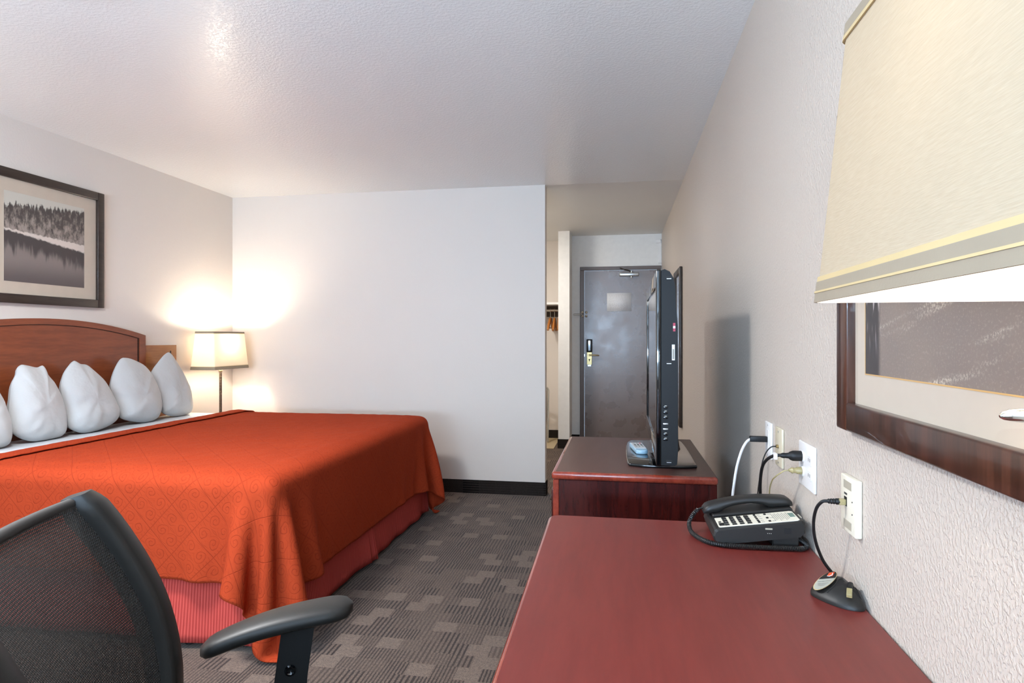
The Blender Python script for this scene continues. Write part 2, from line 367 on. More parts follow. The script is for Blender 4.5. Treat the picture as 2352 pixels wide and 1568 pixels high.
def thing(name, label, cat, loc=(0, 0, 0), rotz=0.0, group=None):
    o = bpy.data.objects.new(name, None); o.empty_display_size = .1; COL.objects.link(o); o.location = loc; o.rotation_euler = (0, 0, rotz)
    return tag(o, label, cat, group)
def struct(o): o['kind'] = 'structure'; return o
def text_verts(mb, body, size, fn):
    """flat printed lettering: glyph outlines of body, mapped through fn(x, y) -> world point"""
    cu = bpy.data.curves.new('lettering', 'FONT'); cu.body = body; cu.size = size; cu.align_x = 'CENTER'; cu.align_y = 'CENTER'; cu.resolution_u = 2
    ob = bpy.data.objects.new('lettering', cu); COL.objects.link(ob); dg = bpy.context.evaluated_depsgraph_get()
    me = bpy.data.meshes.new_from_object(ob.evaluated_get(dg))
    vs = [fn(v.co.x, v.co.y) for v in me.vertices]; fs = [tuple(p.vertices) for p in me.polygons]
    bpy.data.objects.remove(ob); bpy.data.curves.remove(cu); bpy.data.meshes.remove(me); mb.add(vs, fs)
def catmull(pts, n, closed=False):
    P_ = [Vector(p) for p in pts]; m = len(P_); out = []
    segs = m if closed else m-1
    for i in range(segs):
        g_ = lambda k: P_[k % m] if closed else P_[max(0, min(m-1, k))]
        p0, p1, p2, p3 = g_(i-1), g_(i), g_(i+1), g_(i+2)
        for j in range(n):
            t = j/n; out.append(.5*((2*p1)+(p2-p0)*t+(2*p0-5*p1+4*p2-p3)*t*t+(3*p1-p0-3*p2+p3)*t*t*t))
    if not closed: out.append(P_[-1])
    return out

# ------------------------------------------------------------------ the room
XR, XL, ZC, YP, YD, YB = .4747, -3.2739, 2.44, 4.888, 7.40, -2.05      # right wall, left wall, ceiling, partition, entry door wall, window wall
XP, XPIL = -.578, -.556
def sbox(name, mat, *a, **k): return struct(MB().box(*a, **k).build(name, mat))
sbox('floor', 'carpet', XL-.12, XR+.12, YB-.12, 7.85, -.08, 0)
sbox('ceiling', 'ceiling_paint', XL-.12, XR+.12, YB-.12, YP+.02, ZC, ZC+.1)
sbox('ceiling_entry', 'entry_ceiling_paint', -2.3, XR+.12, YP+.02, 7.85, ZC, ZC+.1)
sbox('wall_left', 'wall_paint', XL-.12, XL, YB-.12, YP+.1, 0, ZC)
sbox('wall_right', 'textured_wall_paint', XR, XR+.12, YB-.12, YD+.12, 0, ZC)
sbox('wall_partition', 'wall_paint', XL, XP, YP, YP+.105, 0, ZC)
sbox('wall_closet_back', 'wall_paint', -2.3, -.683, 7.72, 7.84, 0, ZC)
sbox('wall_closet_side', 'wall_paint', -2.42, -2.3, YP+.105, 7.84, 0, ZC)
sbox('wall_closet_end', 'white_paint', -.683, XPIL, 7.03, 7.84, 0, ZC)
# entry wall round the door opening
eb = MB(); eb.box(XPIL, -.462, YD, YD+.12, 0, ZC); eb.box(-.462, XR, YD, YD+.12, 2.072, ZC)
struct(eb.build('wall_entry', 'white_paint'))
# wall behind the camera with its window
WX0, WX1, WZ0, WZ1 = -2.3, .10, .62, 2.3
wb = MB(); wb.box(XL, WX0, YB-.12, YB, 0, ZC); wb.box(WX1, XR, YB-.12, YB, 0, ZC); wb.box(WX0, WX1, YB-.12, YB, 0, WZ0); wb.box(WX0, WX1, YB-.12, YB, WZ1, ZC)
struct(wb.build('wall_rear', 'wall_paint'))
win = bpy.data.objects.new('window_1', None); COL.objects.link(win); win.location = ((WX0+WX1)/2, YB-.06, WZ0); struct(win)
fb_ = MB(); t_ = .05
for a in ((WX0, WX0+t_, WZ0, WZ1), (WX1-t_, WX1, WZ0, WZ1), (WX0+t_, WX1-t_, WZ0, WZ0+t_), (WX0+t_, WX1-t_, WZ1-t_, WZ1), ((WX0+WX1)/2-t_/2, (WX0+WX1)/2+t_/2, WZ0+t_, WZ1-t_)):
    fb_.box(a[0], a[1], YB-.09, YB-.03, a[2], a[3], .004, 1)
fb_.build('window_frame', 'white_plastic', win)
for a, b in ((WX0+t_, (WX0+WX1)/2-t_/2), ((WX0+WX1)/2+t_/2, WX1-t_)):
    MB().box(a, b, YB-.064, YB-.060, WZ0+t_, WZ1-t_).build('pane', 'clear_glass', win)
sl = MB().box(WX0-.03, WX1+.03, YB, YB+.09, WZ0-.03, WZ0, .006).build('window_sill', 'white_plastic', win)
# carpeted baseboards
HB = .104
sbox('baseboard_partition', 'carpet_base', XL, XP+.008, YP-.009, YP, 0, HB)
sbox('baseboard_partition_end', 'carpet_base', XP, XP+.008, YP, YP+.105, 0, HB)
sbox('baseboard_left', 'carpet_base', XL, XL+.009, YB, YP-.009, 0, HB)
sbox('baseboard_right', 'carpet_base', XR-.009, XR, YB, YD, 0, HB)
bb = MB(); bb.box(-.69, XPIL+.008, 7.021, 7.03, 0, HB); bb.box(XPIL, XPIL+.008, 7.03, YD, 0, HB); bb.box(XPIL+.008, -.466, YD-.009, YD, 0, HB)
struct(bb.build('baseboard_entry', 'carpet_base'))
sbox('baseboard_closet', 'carpet_base', -2.3, -.69, 7.711, 7.72, 0, HB)
sbox('floor_tile_closet', 'tile', -2.3, -.73, 6.985, 7.711, 0, .006)
# entry ceiling light out of sight behind the partition
def dome_light(x, y, r, glow, label):
    cl = thing('unseen_ceiling_light', label, 'ceiling light', (x, y, ZC))
    MB().lathe([(r*1.08, 0), (r*1.12, -.012), (r*1.12, -.058), (r*1.08, -.06), (r, -.03)], (x, y, ZC)).build('rim', 'chrome', cl)  # deep rim shaped to keep side light off the ceiling
    MB().lathe([(r, -.025), (r*.93, -.06), (r*.67, -.09), (r*.33, -.105), (1e-7, -.11)], (x, y, ZC)).build('glass_dome', glow, cl)
dome_light(-1.25, 6.1, .15, 'dome_glow', 'white glass dome light on the ceiling of the closet alcove')
dome_light(-1.72, 1.45, .23, 'fill_dome_glow', 'added unseen white dome on the bedroom ceiling, fill light for the bed')  # unseen dome added as fill to brighten the bed top

# ------------------------------------------------------------------ entry door
door = bpy.data.objects.new('door_1', None); COL.objects.link(door); door.location = (0, YD, 0); struct(door)
door['label'] = 'brown painted entry door with steel hardware at the end of the hall'
fr = MB(); fr.box(-.462, -.412, YD-.025, YD+.11, 0, 2.03, .004, 1); fr.box(.420, .468, YD-.025, YD+.11, 0, 2.03, .004, 1); fr.box(-.462, .468, YD-.025, YD+.11, 2.03, 2.072, .004, 1)
fr.build('door_frame', 'door_frame_paint', door)
dp = MB().box(-.409, .417, YD-.004, YD+.045, .008, 2.026, .003, 1).build('door_panel', 'door_paint', door)
lk = MB().box(-.385, -.318, YD-.03, YD-.004, 1.075, 1.225, .006).build('card_lock_cover', 'black_plastic', door)
MB().box(-.365, -.338, YD-.034, YD-.03, 1.09, 1.21, .002, 1).build('lock_window', 'gloss_black', lk)
es = MB().box(-.382, -.322, YD-.014, YD-.004, .925, 1.075, .003, 1).build('escutcheon', 'brass', door)
kh = MB(); kh.lathe([(.009, -.016), (.009, -.014)], (-.352, YD, .985), 12, 1); kh.box(-.355, -.349, YD-.016, YD-.014, .965, .985); kh.build('keyhole', 'dark_slot', es)
lv = MB(); lv.lathe([(.012, -.004), (.012, -.05), (.009, -.055)], (-.352, YD, 1.04), 14, 1); lv.tube([(-.352, YD-.048, 1.04), (-.30, YD-.05, 1.04), (-.262, YD-.05, 1.038), (-.240, YD-.044, 1.036)], [.010, .010, .009, .007], 10)
lv.build('lever_handle', 'brass', door)
MB().box(-.375, -.33, YD-.02, YD-.004, .905, .93, .003, 1).build('deadbolt_turn', 'chrome', door)
sw = MB()
for cx in (-.432, -.388):
    for dz in (-.022, .022): sw.lathe([(1e-7, -.032), (.012, -.030), (.016, -.026), (.016, -.004)], (cx, YD-(.022 if cx < -.41 else 0), 1.518+dz), 12, 1)
sw.build('swing_latch_plate', 'chrome', door)
sb = MB(); sb.tube([(-.44, YD-.06, 1.522), (-.53, YD-.062, 1.522), (-.535, YD-.062, 1.514), (-.53, YD-.062, 1.507), (-.44, YD-.06, 1.507)], .004, 6); sb.tube([(-.432, YD-.025, 1.518), (-.44, YD-.06, 1.515)], .005, 6); sb.build('swing_latch_bar', 'steel', door)
clo = MB().box(-.005, .215, YD-.06, YD-.004, 1.955, 1.995, .008).build('door_closer', 'steel', door)
MB().lathe([(.014, 1.935), (.014, 2.012)], (.13, YD-.035, 0), 12).build('closer_pinion', 'chrome', clo)
ca = MB(); ca.tube([(.13, YD-.035, 2.012), (.05, YD-.13, 2.02), (.005, YD-.035, 2.05)], .007, 6); ca.build('closer_arm', 'dark_bronze', clo)
for hz in (.25, 1.02, 1.85):
    h_ = MB(); h_.lathe([(.008, hz-.05), (.008, hz+.05)], (.418, YD-.012, 0), 10); h_.build('hinge', 'steel', door)
sp_ = MB().box(-.412, -.405, YD-.014, YD-.0045, 1.02, 1.05).build('strike_plate', 'chrome', door)
no = tag(MB().grid(1, 1, lambda u, v: ((-.148+.28*u, YD-.0065, 1.552+.212*v), (u, v))).build('door_notice', 'notice_print'), 'white printed notice sheet posted on the brown entry door', 'notice')
no.modifiers.new('thickness', 'SOLIDIFY').thickness = .002
rc = tag(MB().box(.435, XR, YD-.02, YD, 2.10, 2.36, .004, 1).box(.41, XR-.01, YD-.03, YD-.001, 2.33, 2.375, .004, 1).build('wire_raceway', 'white_plastic'), 'small white wire raceway in the corner above the entry door', 'raceway')
# closet: shelf, rod, hangers, luggage rack
sh = thing('closet_shelf', 'white closet shelf with hanging rod in the alcove beside the door', 'shelf', (-1.5, 7.5, 1.60))
MB().box(-2.3, -.683, 7.32, 7.72, 1.632, 1.66, .002, 1).build('shelf_board', 'white_plastic', sh)
MB().tube([(-2.3, 7.50, 1.57), (-.683, 7.50, 1.57)], .014, 10).build('hanging_rod', 'chrome', sh)
MB().box(-2.3, -.683, 7.70, 7.72, 1.50, 1.632).build('shelf_shadow_strip', 'dark_bronze', sh)  # dark strip stands in for the shadowed wall under the shelf
hl = ['wooden hanger in the closet, nearest to the white wall end', 'wooden hanger in the closet, middle one of three', 'wooden hanger in the closet, leftmost of three']
for i, hx in enumerate((-.722, -.772, -.822)):
    hg = thing('coat_hanger', hl[i], 'hanger', (hx, 7.5, 1.36), 0.06-.05*i, 'wooden hangers on the closet rod')
    pts = [(-.21, -.02), (-.20, -.035), (-.1, .035), (0, .085), (.1, .035), (.20, -.035), (.21, -.02), (.17, .03), (.05, .115), (0, .125), (-.05, .115), (-.17, .03)]
    b_ = MB().prism(pts, 0, -.012, .012, .004, 2); b_.build('shoulder', 'hanger_wood', hg, world=False)
    MB().tube([(0, -.17, .0), (0, .17, .0)], .006, 8).build('trouser_bar', 'hanger_wood', hg, world=False)
    MB().tube([(0, 0, .12), (0, 0, .185)]+[(0, .017*math.cos(a), .21+.017*math.sin(a)) for a in np.linspace(-PI/2, PI*1.0, 10)], .0025, 6).build('hook', 'chrome', hg, world=False)
lr = thing('luggage_rack', 'folded chrome luggage rack leaning in the closet alcove', 'luggage rack', (-1.12, 7.45, .006))
for k, (yy, top) in enumerate(((7.36, .655), (7.44, .655))):
    x0, x1 = -1.42, -.852+.012*k; R_ = .045; z0 = .012
    y2 = 7.44 if k == 0 else 7.36
    f_ = lambda x, z: (x, y2+(yy-y2)*(z/top), z)
    p = [f_(x0, z0), f_(x0, top-R_)]+[f_(x0+R_-R_*math.cos(a), top-R_+R_*math.sin(a)) for a in np.linspace(.2, PI/2, 6)]+[f_(x1-R_+R_*math.sin(a), top-R_+R_*math.cos(a)) for a in np.linspace(0, PI/2, 6)]+[f_(x1, top-R_-.01), f_(x1, z0)]
    MB().tube(p, .011, 10).build('tube_frame', 'chrome', lr)
for x in (-1.32, -1.14, -.96): MB().box(x-.025, x+.025, 7.355, 7.445, .655, .669, .002, 1).build('strap', 'rubber_black', lr)

# ------------------------------------------------------------------ headboard
HBX = XL+.003; HF = -3.225; YC = 3.09
hb = thing('headboard', 'arched cherry wood headboard with lower side wings behind the pillows', 'headboard', (HBX, YC, .25))
arch = lambda y, top=1.349: top-.093*((y-YC)/.742)**2
def arch_poly(y0, y1, zb, top, n=24): return [(y0, zb)]+[(y0+(y1-y0)*i/n, arch(y0+(y1-y0)*i/n, top)) for i in range(n+1)]+[(y1, zb)]
MB().prism(arch_poly(YC-.742, YC+.742, .25, 1.349), 0, HBX, HF-.006, .002, 1).build('center_panel', 'cherry_h', hb)
# raised border that leaves a groove round the panel
bmr = MB(); yo, yi = .742, .686
n = 24
for i in range(n):
    a0, a1 = YC-yo+2*yo*i/n, YC-yo+2*yo*(i+1)/n
    bmr.prism([(a0, arch(a0)-.034), (a1, arch(a1)-.034), (a1, arch(a1)), (a0, arch(a0))], 0, HF-.006, HF)
bmr.prism([(YC+yi, .25), (YC+yo, .25), (YC+yo, arch(YC+yo)-.034), (YC+yi, arch(YC+yi)-.034)], 0, HF-.006, HF)
bmr.prism([(YC-yo, .25), (YC-yi, .25), (YC-yi, arch(YC-yi)-.034), (YC-yo, arch(YC-yo)-.034)], 0, HF-.006, HF)
bmr.build('border', 'cherry_h', hb)
gr = MB(); gr.box(HF-.006, HF-.0045, YC+yi-.012, YC+yi, .25, arch(YC+yi)-.036); gr.box(HF-.006, HF-.0045, YC-yi, YC-yi+.012, .25, arch(YC+yi)-.036)
for i in range(n):
    a0, a1 = YC-yi+2*yi*i/n, YC-yi+2*yi*(i+1)/n
    gr.prism([(a0, arch(a0)-.038), (a1, arch(a1)-.038), (a1, arch(a1)-.034), (a0, arch(a0)-.034)], 0, HF-.006, HF-.0045)
gr.build('groove_inlay', 'groove', hb)
for s in (1, -1):
    y0, y1 = sorted((YC+s*.743, YC+s*1.063))
    wg = MB().box(HBX, HF-.012, y0, y1, .25, 1.187, .002, 1).build('wing_panel', 'cherry_wing', hb)
    yy = YC+s*1.0; MB().box(HF-.0121, HF-.0112, yy-.006, yy+.006, .4, 1.145).build('wing_inlay', 'groove', wg)

# ------------------------------------------------------------------ bed
BX0, BX1, BY0, BY1, BZ = -3.215, -1.36, 2.265, 4.235, .683
bed = thing('bed', 'king bed with a white mattress and coral corduroy skirt', 'bed', (-2.28, 3.25, 0))
MB().box(BX0, BX1, BY0, BY1, .36, BZ-.008, .05, 4).build('mattress', 'sheet_white', bed)
MB().box(BX0, BX1, BY0+.01, BY1-.01, .12, .358, .02, 2).build('box_spring', 'sheet_white', bed)
for x in (BX0+.15, -1.72):
    for y in (BY0+.025, BY1-.025): MB().lathe([(.022, .0), (.024, .02), (.016, .04), (.016, .12)], (x, y, 0), 12).build('leg', 'rubber_black', bed)
# skirt: one hanging strip round three sides, with kick pleats
sk = []; uu = 0
path = [(x, BY0-.002) for x in np.linspace(BX0+.05, BX1+.004, 170)]+[(BX1+.004, y) for y in np.linspace(BY0-.0, BY1+.0, 180)]+[(x, BY1+.002) for x in np.linspace(BX1+.004, BX0+.05, 170)]
def skirt_pt(i, v):
    x, y = path[i]; k = i*.011
    wv = .007*math.sin(k*9+1)+.006*math.sin(k*23)+.008*mnoise.noise((k*3, 0, 4))
    pleat = 0
    for pc in (168, 260, 351):
        pleat += .03*math.exp(-((i-pc)/5.0)**2)
    if pc and 255 < i < 260: pleat -= .015
    o = (max(-.008, wv)+.75*pleat)*(1-v)**1.3+.02*(1-v)
    if i < 170: p = (x+(.012*(1-v) if i > 160 else 0), y-o)
    elif i < 350: p = (x+o, y)
    else: p = (x, y+o)
    z = .026+.006*mnoise.noise((k*2, 3, 1))+v*.33
    return (p[0], p[1], z), (k, v*.35)
NI = len(path)-1
sko = MB().grid(NI, 10, lambda u, v: skirt_pt(int(round(u*NI)), v)).build('skirt', 'skirt_corduroy', bed)
sm_ = sko.modifiers.new('thickness', 'SOLIDIFY'); sm_.thickness = .003
# top sheet
shb = bmesh.new(); bmesh.ops.create_cube(shb, size=1)
for v_ in shb.verts: v_.co = Vector((BX0+.004 if v_.co.x < 0 else -2.5, BY0-.005 if v_.co.y < 0 else BY1+.005, .46 if v_.co.z < 0 else BZ))
bmesh.ops.delete(shb, geom=[f_ for f_ in shb.faces if f_.normal.z < -.5 or abs(f_.normal.x) > .5], context='FACES')
bmesh.ops.bevel(shb, geom=[e_ for e_ in shb.edges if e_.calc_length() > .6 and len(e_.link_faces) == 2], offset=.05, segments=6, affect='EDGES', profile=.5)
shb.verts.index_update(); sheet = MB().bm(shb, True).build('bed_sheet', 'sheet_white')
sheet.modifiers.new('thickness', 'SOLIDIFY').thickness = .002
tag(sheet, 'smooth white bed sheet between the pillows and the orange bedspread', 'sheet')

# coverlet: cloth relaxed over the bed (position-based, numpy)
def drape():
    sp = .0225; L = 1.46+.445; Wd = 1.98+.395*2
    na, nb = int(L/sp)+1, int(Wd/sp)+1
    A = np.linspace(0, L, na); B = np.linspace(0, Wd, nb); sa, sb = A[1]-A[0], B[1]-B[0]
    X0, Y0 = -2.805, 2.26-.395
    rng = np.random.RandomState(3)
    P = np.zeros((na, nb, 3)); P[..., 0] = X0+A[:, None]; P[..., 1] = Y0+B[None, :]; P[..., 2] = BZ+.012
    P[..., 2] += rng.rand(na, nb)*.004
    rest = P.copy()
    cx = np.array([(-3.4+BX1+.036)/2, (BY0+BY1)/2, (BZ+.006-1)/2]); hs = np.array([(BX1+.036+3.4)/2, (BY1-BY0)/2+.036, (BZ+.006+1)/2]); R = .055
    pin = (rest[..., 0] < BX1-.04) & (rest[..., 1] > BY0+.07) & (rest[..., 1] < BY1-.07)
    wgt = np.where(pin, 0.0, 1.0)
    ii, jj = np.meshgrid(np.arange(na), np.arange(nb), indexing='ij')
    cons = []
    def grp(di, dj, stiff, par):
        for s in range(par):
            m = np.zeros((na, nb), bool)
            key = (ii//max(di, 1)) if di else (jj//max(abs(dj), 1))
            m = (key % par == s)
            i0, j0 = ii[m], jj[m]; ok = (i0+di < na) & (j0+dj < nb) & (j0+dj >= 0); i0, j0 = i0[ok], j0[ok]
            a = i0*nb+j0; b = (i0+di)*nb+(j0+dj); d = math.hypot(di*sa, dj*sb)
            cons.append((a, b, d, stiff))
    grp(1, 0, 1.0, 2); grp(0, 1, 1.0, 2); grp(1, 1, .35, 2); grp(1, -1, .35, 2); grp(3, 0, .10, 2); grp(0, 3, .10, 2)
    P = P.reshape(-1, 3); V = np.zeros_like(P); W = wgt.reshape(-1); free = W > 0
    dt = 1/50
    def collide(P):
        q = P-cx; aq = np.abs(q)-(hs-R); out = np.maximum(aq, 0); ln = np.linalg.norm(out, axis=1)
        inside_corner = ln < 1e-9
        sd = np.where(inside_corner, np.max(aq, axis=1), ln)-R
        hit = (sd < 0)
        n = np.where(inside_corner[:, None], (aq == aq.max(axis=1, keepdims=True))*1.0, out/np.maximum(ln, 1e-9)[:, None])*np.sign(q)
        hit &= free
        P[hit] -= sd[hit, None]*n[hit]
        fl = P[:, 2] < .012; P[fl, 2] = .012
        wl = P[:, 1] > 4.86; P[wl, 1] = 4.86
        return hit
    for step in range(95):
        V[free, 2] -= 9.8*dt; V *= .975 if step < 60 else .9
        if 5 < step < 45:
            V[free, 1] += -.03*np.sin(P[free, 0]*10+1.0); V[free, 0] += .06*np.maximum(0, np.sin(P[free, 1]*9.5+1.2))**2
        Q = P.copy(); P[free] += V[free]*dt
        for it in range(12 if step < 70 else 22):
            for a, b, d, k in cons:
                dv = P[b]-P[a]; l = np.sqrt((dv*dv).sum(1)); ws = W[a]+W[b]; c_ = np.where(ws > 0, k*(l-d)/np.maximum(l*ws, 1e-9), 0)[:, None]*dv
                P[a] += c_*W[a][:, None]; P[b] -= c_*W[b][:, None]
            hit = collide(P)
        V = (P-Q)/dt; V[hit] *= .6
        sp_v = np.linalg.norm(V, axis=1); f = np.minimum(1, 2.5/np.maximum(sp_v, 1e-6)); V *= f[:, None]
    P = P.reshape(na, nb, 3)
    # faint wrinkles on the flat top
    top = np.array([[mnoise.noise((a_*1.3, b_*5, 2.0))*.004+mnoise.noise((a_*4, b_*9, 5.0))*.0018 for b_ in B] for a_ in A])
    P[..., 2] += np.abs(top)*(P[..., 2] > BZ-.06)
    return A, B, P
CA, CB, CP = drape()
na, nb = len(CA), len(CB)
bs = thing('bedspread', 'burnt orange matelasse bedspread draped over the bed', 'bedspread', (-2.1, 3.25, BZ))
def cov(u, v): i, j = int(round(u*(na-1))), int(round(v*(nb-1))); return tuple(CP[i, j]), (CA[i], CB[j])
mbc = MB().grid(na-1, nb-1, cov); co = mbc.build('cover', 'coverlet', bs)
m1 = co.modifiers.new('subdivision', 'SUBSURF'); m1.levels = 1; m1.render_levels = 1
m2 = co.modifiers.new('thickness', 'SOLIDIFY'); m2.thickness = .005; m2.offset = 1
# doubled-over head edge
nf = 7
def nrm(i, j):
    a = Vector(CP[min(i+1, na-1), j]-CP[max(i-1, 0), j]); b = Vector(CP[i, min(j+1, nb-1)]-CP[i, max(j-1, 0)]); q = a.cross(b); q.normalize(); return q
def band(u, v):
    i, j = int(round(u*(nf-1))), int(round(v*(nb-1))); q = nrm(i, j)
    if q.z < -.3: q = -q
    t = .020*math.sin(PI*min(1, (i+.35)/(nf-.3)))**.5 if 0 < i < nf-1 else (.017 if i else .006)
    return tuple(Vector(CP[i, j])+q*t), (CA[i]+.03, CB[j])
fo = MB().grid(nf-1, nb-1, band).build('folded_edge', 'coverlet', bs)
m1 = fo.modifiers.new('subdivision', 'SUBSURF'); m1.levels = 1; m1.render_levels = 1
m2 = fo.modifiers.new('thickness', 'SOLIDIFY'); m2.thickness = .006; m2.offset = -1

# ------------------------------------------------------------------ pillows (outline in the wall-parallel plane, inflated)
F_, S_, C_ = 1438.85, math.sin(.1705), math.cos(.1705)
def ray(x, y): u = (x-1176)/F_; return Vector((-S_+u*C_, C_+u*S_, (776.9-y)/F_))
def pillow(outl, label, X0, thick, seed):
    pts = []
    for x, y in outl:
        r = ray(x, y); d = (X0-.16*(1.235-.69))/(r.x+.16*r.z); pts.append((r.y*d, 1.235+r.z*d))
    pts = catmull([(a, b, 0) for a, b in pts], 5, True); n = len(pts)
    zmin = min(p.y for p in pts); dz = BZ+.004-zmin
    cy = sum(p.x for p in pts)/n; cz = sum(p.y for p in pts)/n
    cz = zmin+(cz-zmin)*.85
    Sx = lambda z: X0-.16*(z+dz-.69)
    rings = []; ss_ = [1, .985, .95, .88, .78, .65, .5, .33, .16]
    vs = []; fs = []
    for side in (1, -1):
        for k, s in enumerate(ss_):
            for i in range(n):
                y = cy+(pts[i].x-cy)*s; z = cz+(pts[i].y-cz)*s
                lowness = max(0, 1-(z-zmin)/.42)
                prof = (1-s**2.6)**.62
                t = thick*prof*(.55+.55*lowness**.7)
                wr = .010*mnoise.noise((y*9+seed, z*7, side*3.0))+.009*mnoise.noise((y*4+z*14+seed, z*22-y*20, 1.0))
                vs.append((Sx(z)+side*(t+wr*prof)+.02, y, z+dz))
        vs.append((Sx(cz)+side*(thick*.98)*.9+.02, cy, cz+dz))
    m = len(ss_); blk = m*n+1
    for q in (0, 1):
        o = q*blk
        for k in range(m-1):
            for i in range(n):
                a, b, c, d = o+k*n+i, o+k*n+(i+1) % n, o+(k+1)*n+(i+1) % n, o+(k+1)*n+i
                fs.append((a, b, c, d))
        for i in range(n): fs.append((o+(m-1)*n+i, o+(m-1)*n+(i+1) % n, o+m*n))
    for i in range(n): fs.append((i, (i+1) % n, blk+(i+1) % n, blk+i))
    zz = min(v[2] for v in vs); vs = [(a, b, c-zz+BZ+.001) for a, b, c in vs]
    mb = MB(); mb.add(vs, fs, True); o = mb.build('pillow', 'linen')
    return tag(o, label, 'pillow', 'white pillows propped along the headboard')
P2 = [(15, 925), (20, 885), (30, 862), (33, 848), (42, 840), (58, 842), (78, 846), (92, 842), (99, 858), (118, 884), (134, 925), (142, 970), (136, 1000), (112, 1010), (70, 1016), (38, 1008), (20, 990), (14, 955)]
P3 = [(133, 895), (140, 862), (152, 842), (164, 831), (178, 838), (192, 840), (203, 848), (232, 876), (253, 915), (264, 948), (254, 972), (220, 990), (186, 997), (160, 990), (148, 976), (143, 940)]
P4 = [(248, 890), (256, 855), (270, 828), (282, 824), (300, 828), (326, 842), (346, 870), (359, 905), (362, 938), (352, 962), (330, 972), (298, 970), (272, 962), (263, 940), (257, 915)]
P5 = [(342, 858), (358, 832), (374, 814), (386, 812), (402, 836), (419, 868), (430, 900), (434, 932), (428, 950), (400, 957), (374, 953), (363, 938), (357, 912), (350, 884)]
P1 = [(x-128, y+18) for x, y in P2]
pillow(P2, 'upright white pillow with two pointed top corners, left of the wrinkled one', -3.085, .088, 2)
pillow(P3, 'wrinkled upright white pillow, third from the bedside lamp', -3.08, .088, 5)
pillow(P4, 'smooth upright white pillow, second from the bedside lamp', -3.085, .088, 9)
pillow(P5, 'upright white pillow nearest the bedside lamp, in front of the headboard wing', -3.10, .074, 14)
pillow(P1, 'white pillow cut off by the left edge of the photo', -3.085, .088, 21)

# ------------------------------------------------------------------ framed picture above the bed
def framed(name, label, wallx, side, y0, y1, z0, z1, fw, ph, prints, fmat, proj=.03, yaw=0.0):
    """side=+1: hangs on the left wall facing +X; side=-1: on the right wall facing -X; ph = photo rectangle y0,y1,z0,z1"""
    t = thing(name, label, 'picture', (wallx, (y1 if side > 0 else y0), z0), yaw)
    oy = t.location.y
    X = lambda d: wallx+side*d
    def B(a, b, *r, **k):
        x0, x1 = sorted((X(a), X(b))); return MB().box(x0, x1, *r, **k)
    for a in ((y0, y0+fw, z0, z1), (y1-fw, y1, z0, z1)):
        B(0.001, proj, *a, r=.004).build('frame_side', fmat, t)
    for a in ((y0+fw, y1-fw, z0, z0+fw), (y0+fw, y1-fw, z1-fw, z1)):
        B(0.001, proj, *a, r=.004).build('frame_rail', fmat, t)
    B(.001, .012, y0+fw, y1-fw, z0+fw, z1-fw).build('mat', 'mat_board', t)
    bv = MB(); e = .0022; p0, p1, q0, q1 = ph
    for a in ((p0-e, p0, q0-e, q1+e), (p1, p1+e, q0-e, q1+e), (p0, p1, q0-e, q0), (p0, p1, q1, q1+e)):
        x0, x1 = sorted((X(.012), X(.013))); bv.box(x0, x1, *a)
    bv.build('mat_bevel', 'gold_bevel' if side < 0 else 'mat_board', t)
    if side > 0: fn = lambda u, v: ((X(.0125), p0+(p1-p0)*u, q0+(q1-q0)*v), (u, v))
    else: fn = lambda u, v: ((X(.0125), p1-(p1-p0)*u, q0+(q1-q0)*v), (u*(p1-p0), v*(q1-q0)))
    MB().grid(1, 1, fn, False).build('photo_print', prints, t)
    MB().grid(1, 1, lambda u, v: ((X(.018), y0+fw+(y1-y0-2*fw)*(u if side > 0 else 1-u), z0+fw+(z1-z0-2*fw)*v), (u, v)), False).build('glass', 'picture_glass', t)
    return t
framed('framed_picture', 'black and white photo of a forest lake in a dark frame above the bed', XL, 1, 2.718, 3.503, 1.428, 2.156, .05, (2.853, 3.366, 1.546, 2.035), 'lake_photo', 'frame_dark')
pr = framed('framed_picture', 'large brown wood framed photo of sunlit ground behind the desk lamp', XR, -1, .42, 1.403, 1.050, 1.70, .056, (.57, 1.293, 1.168, 1.58), 'sunlit_ground_photo', 'frame_walnut', .03)

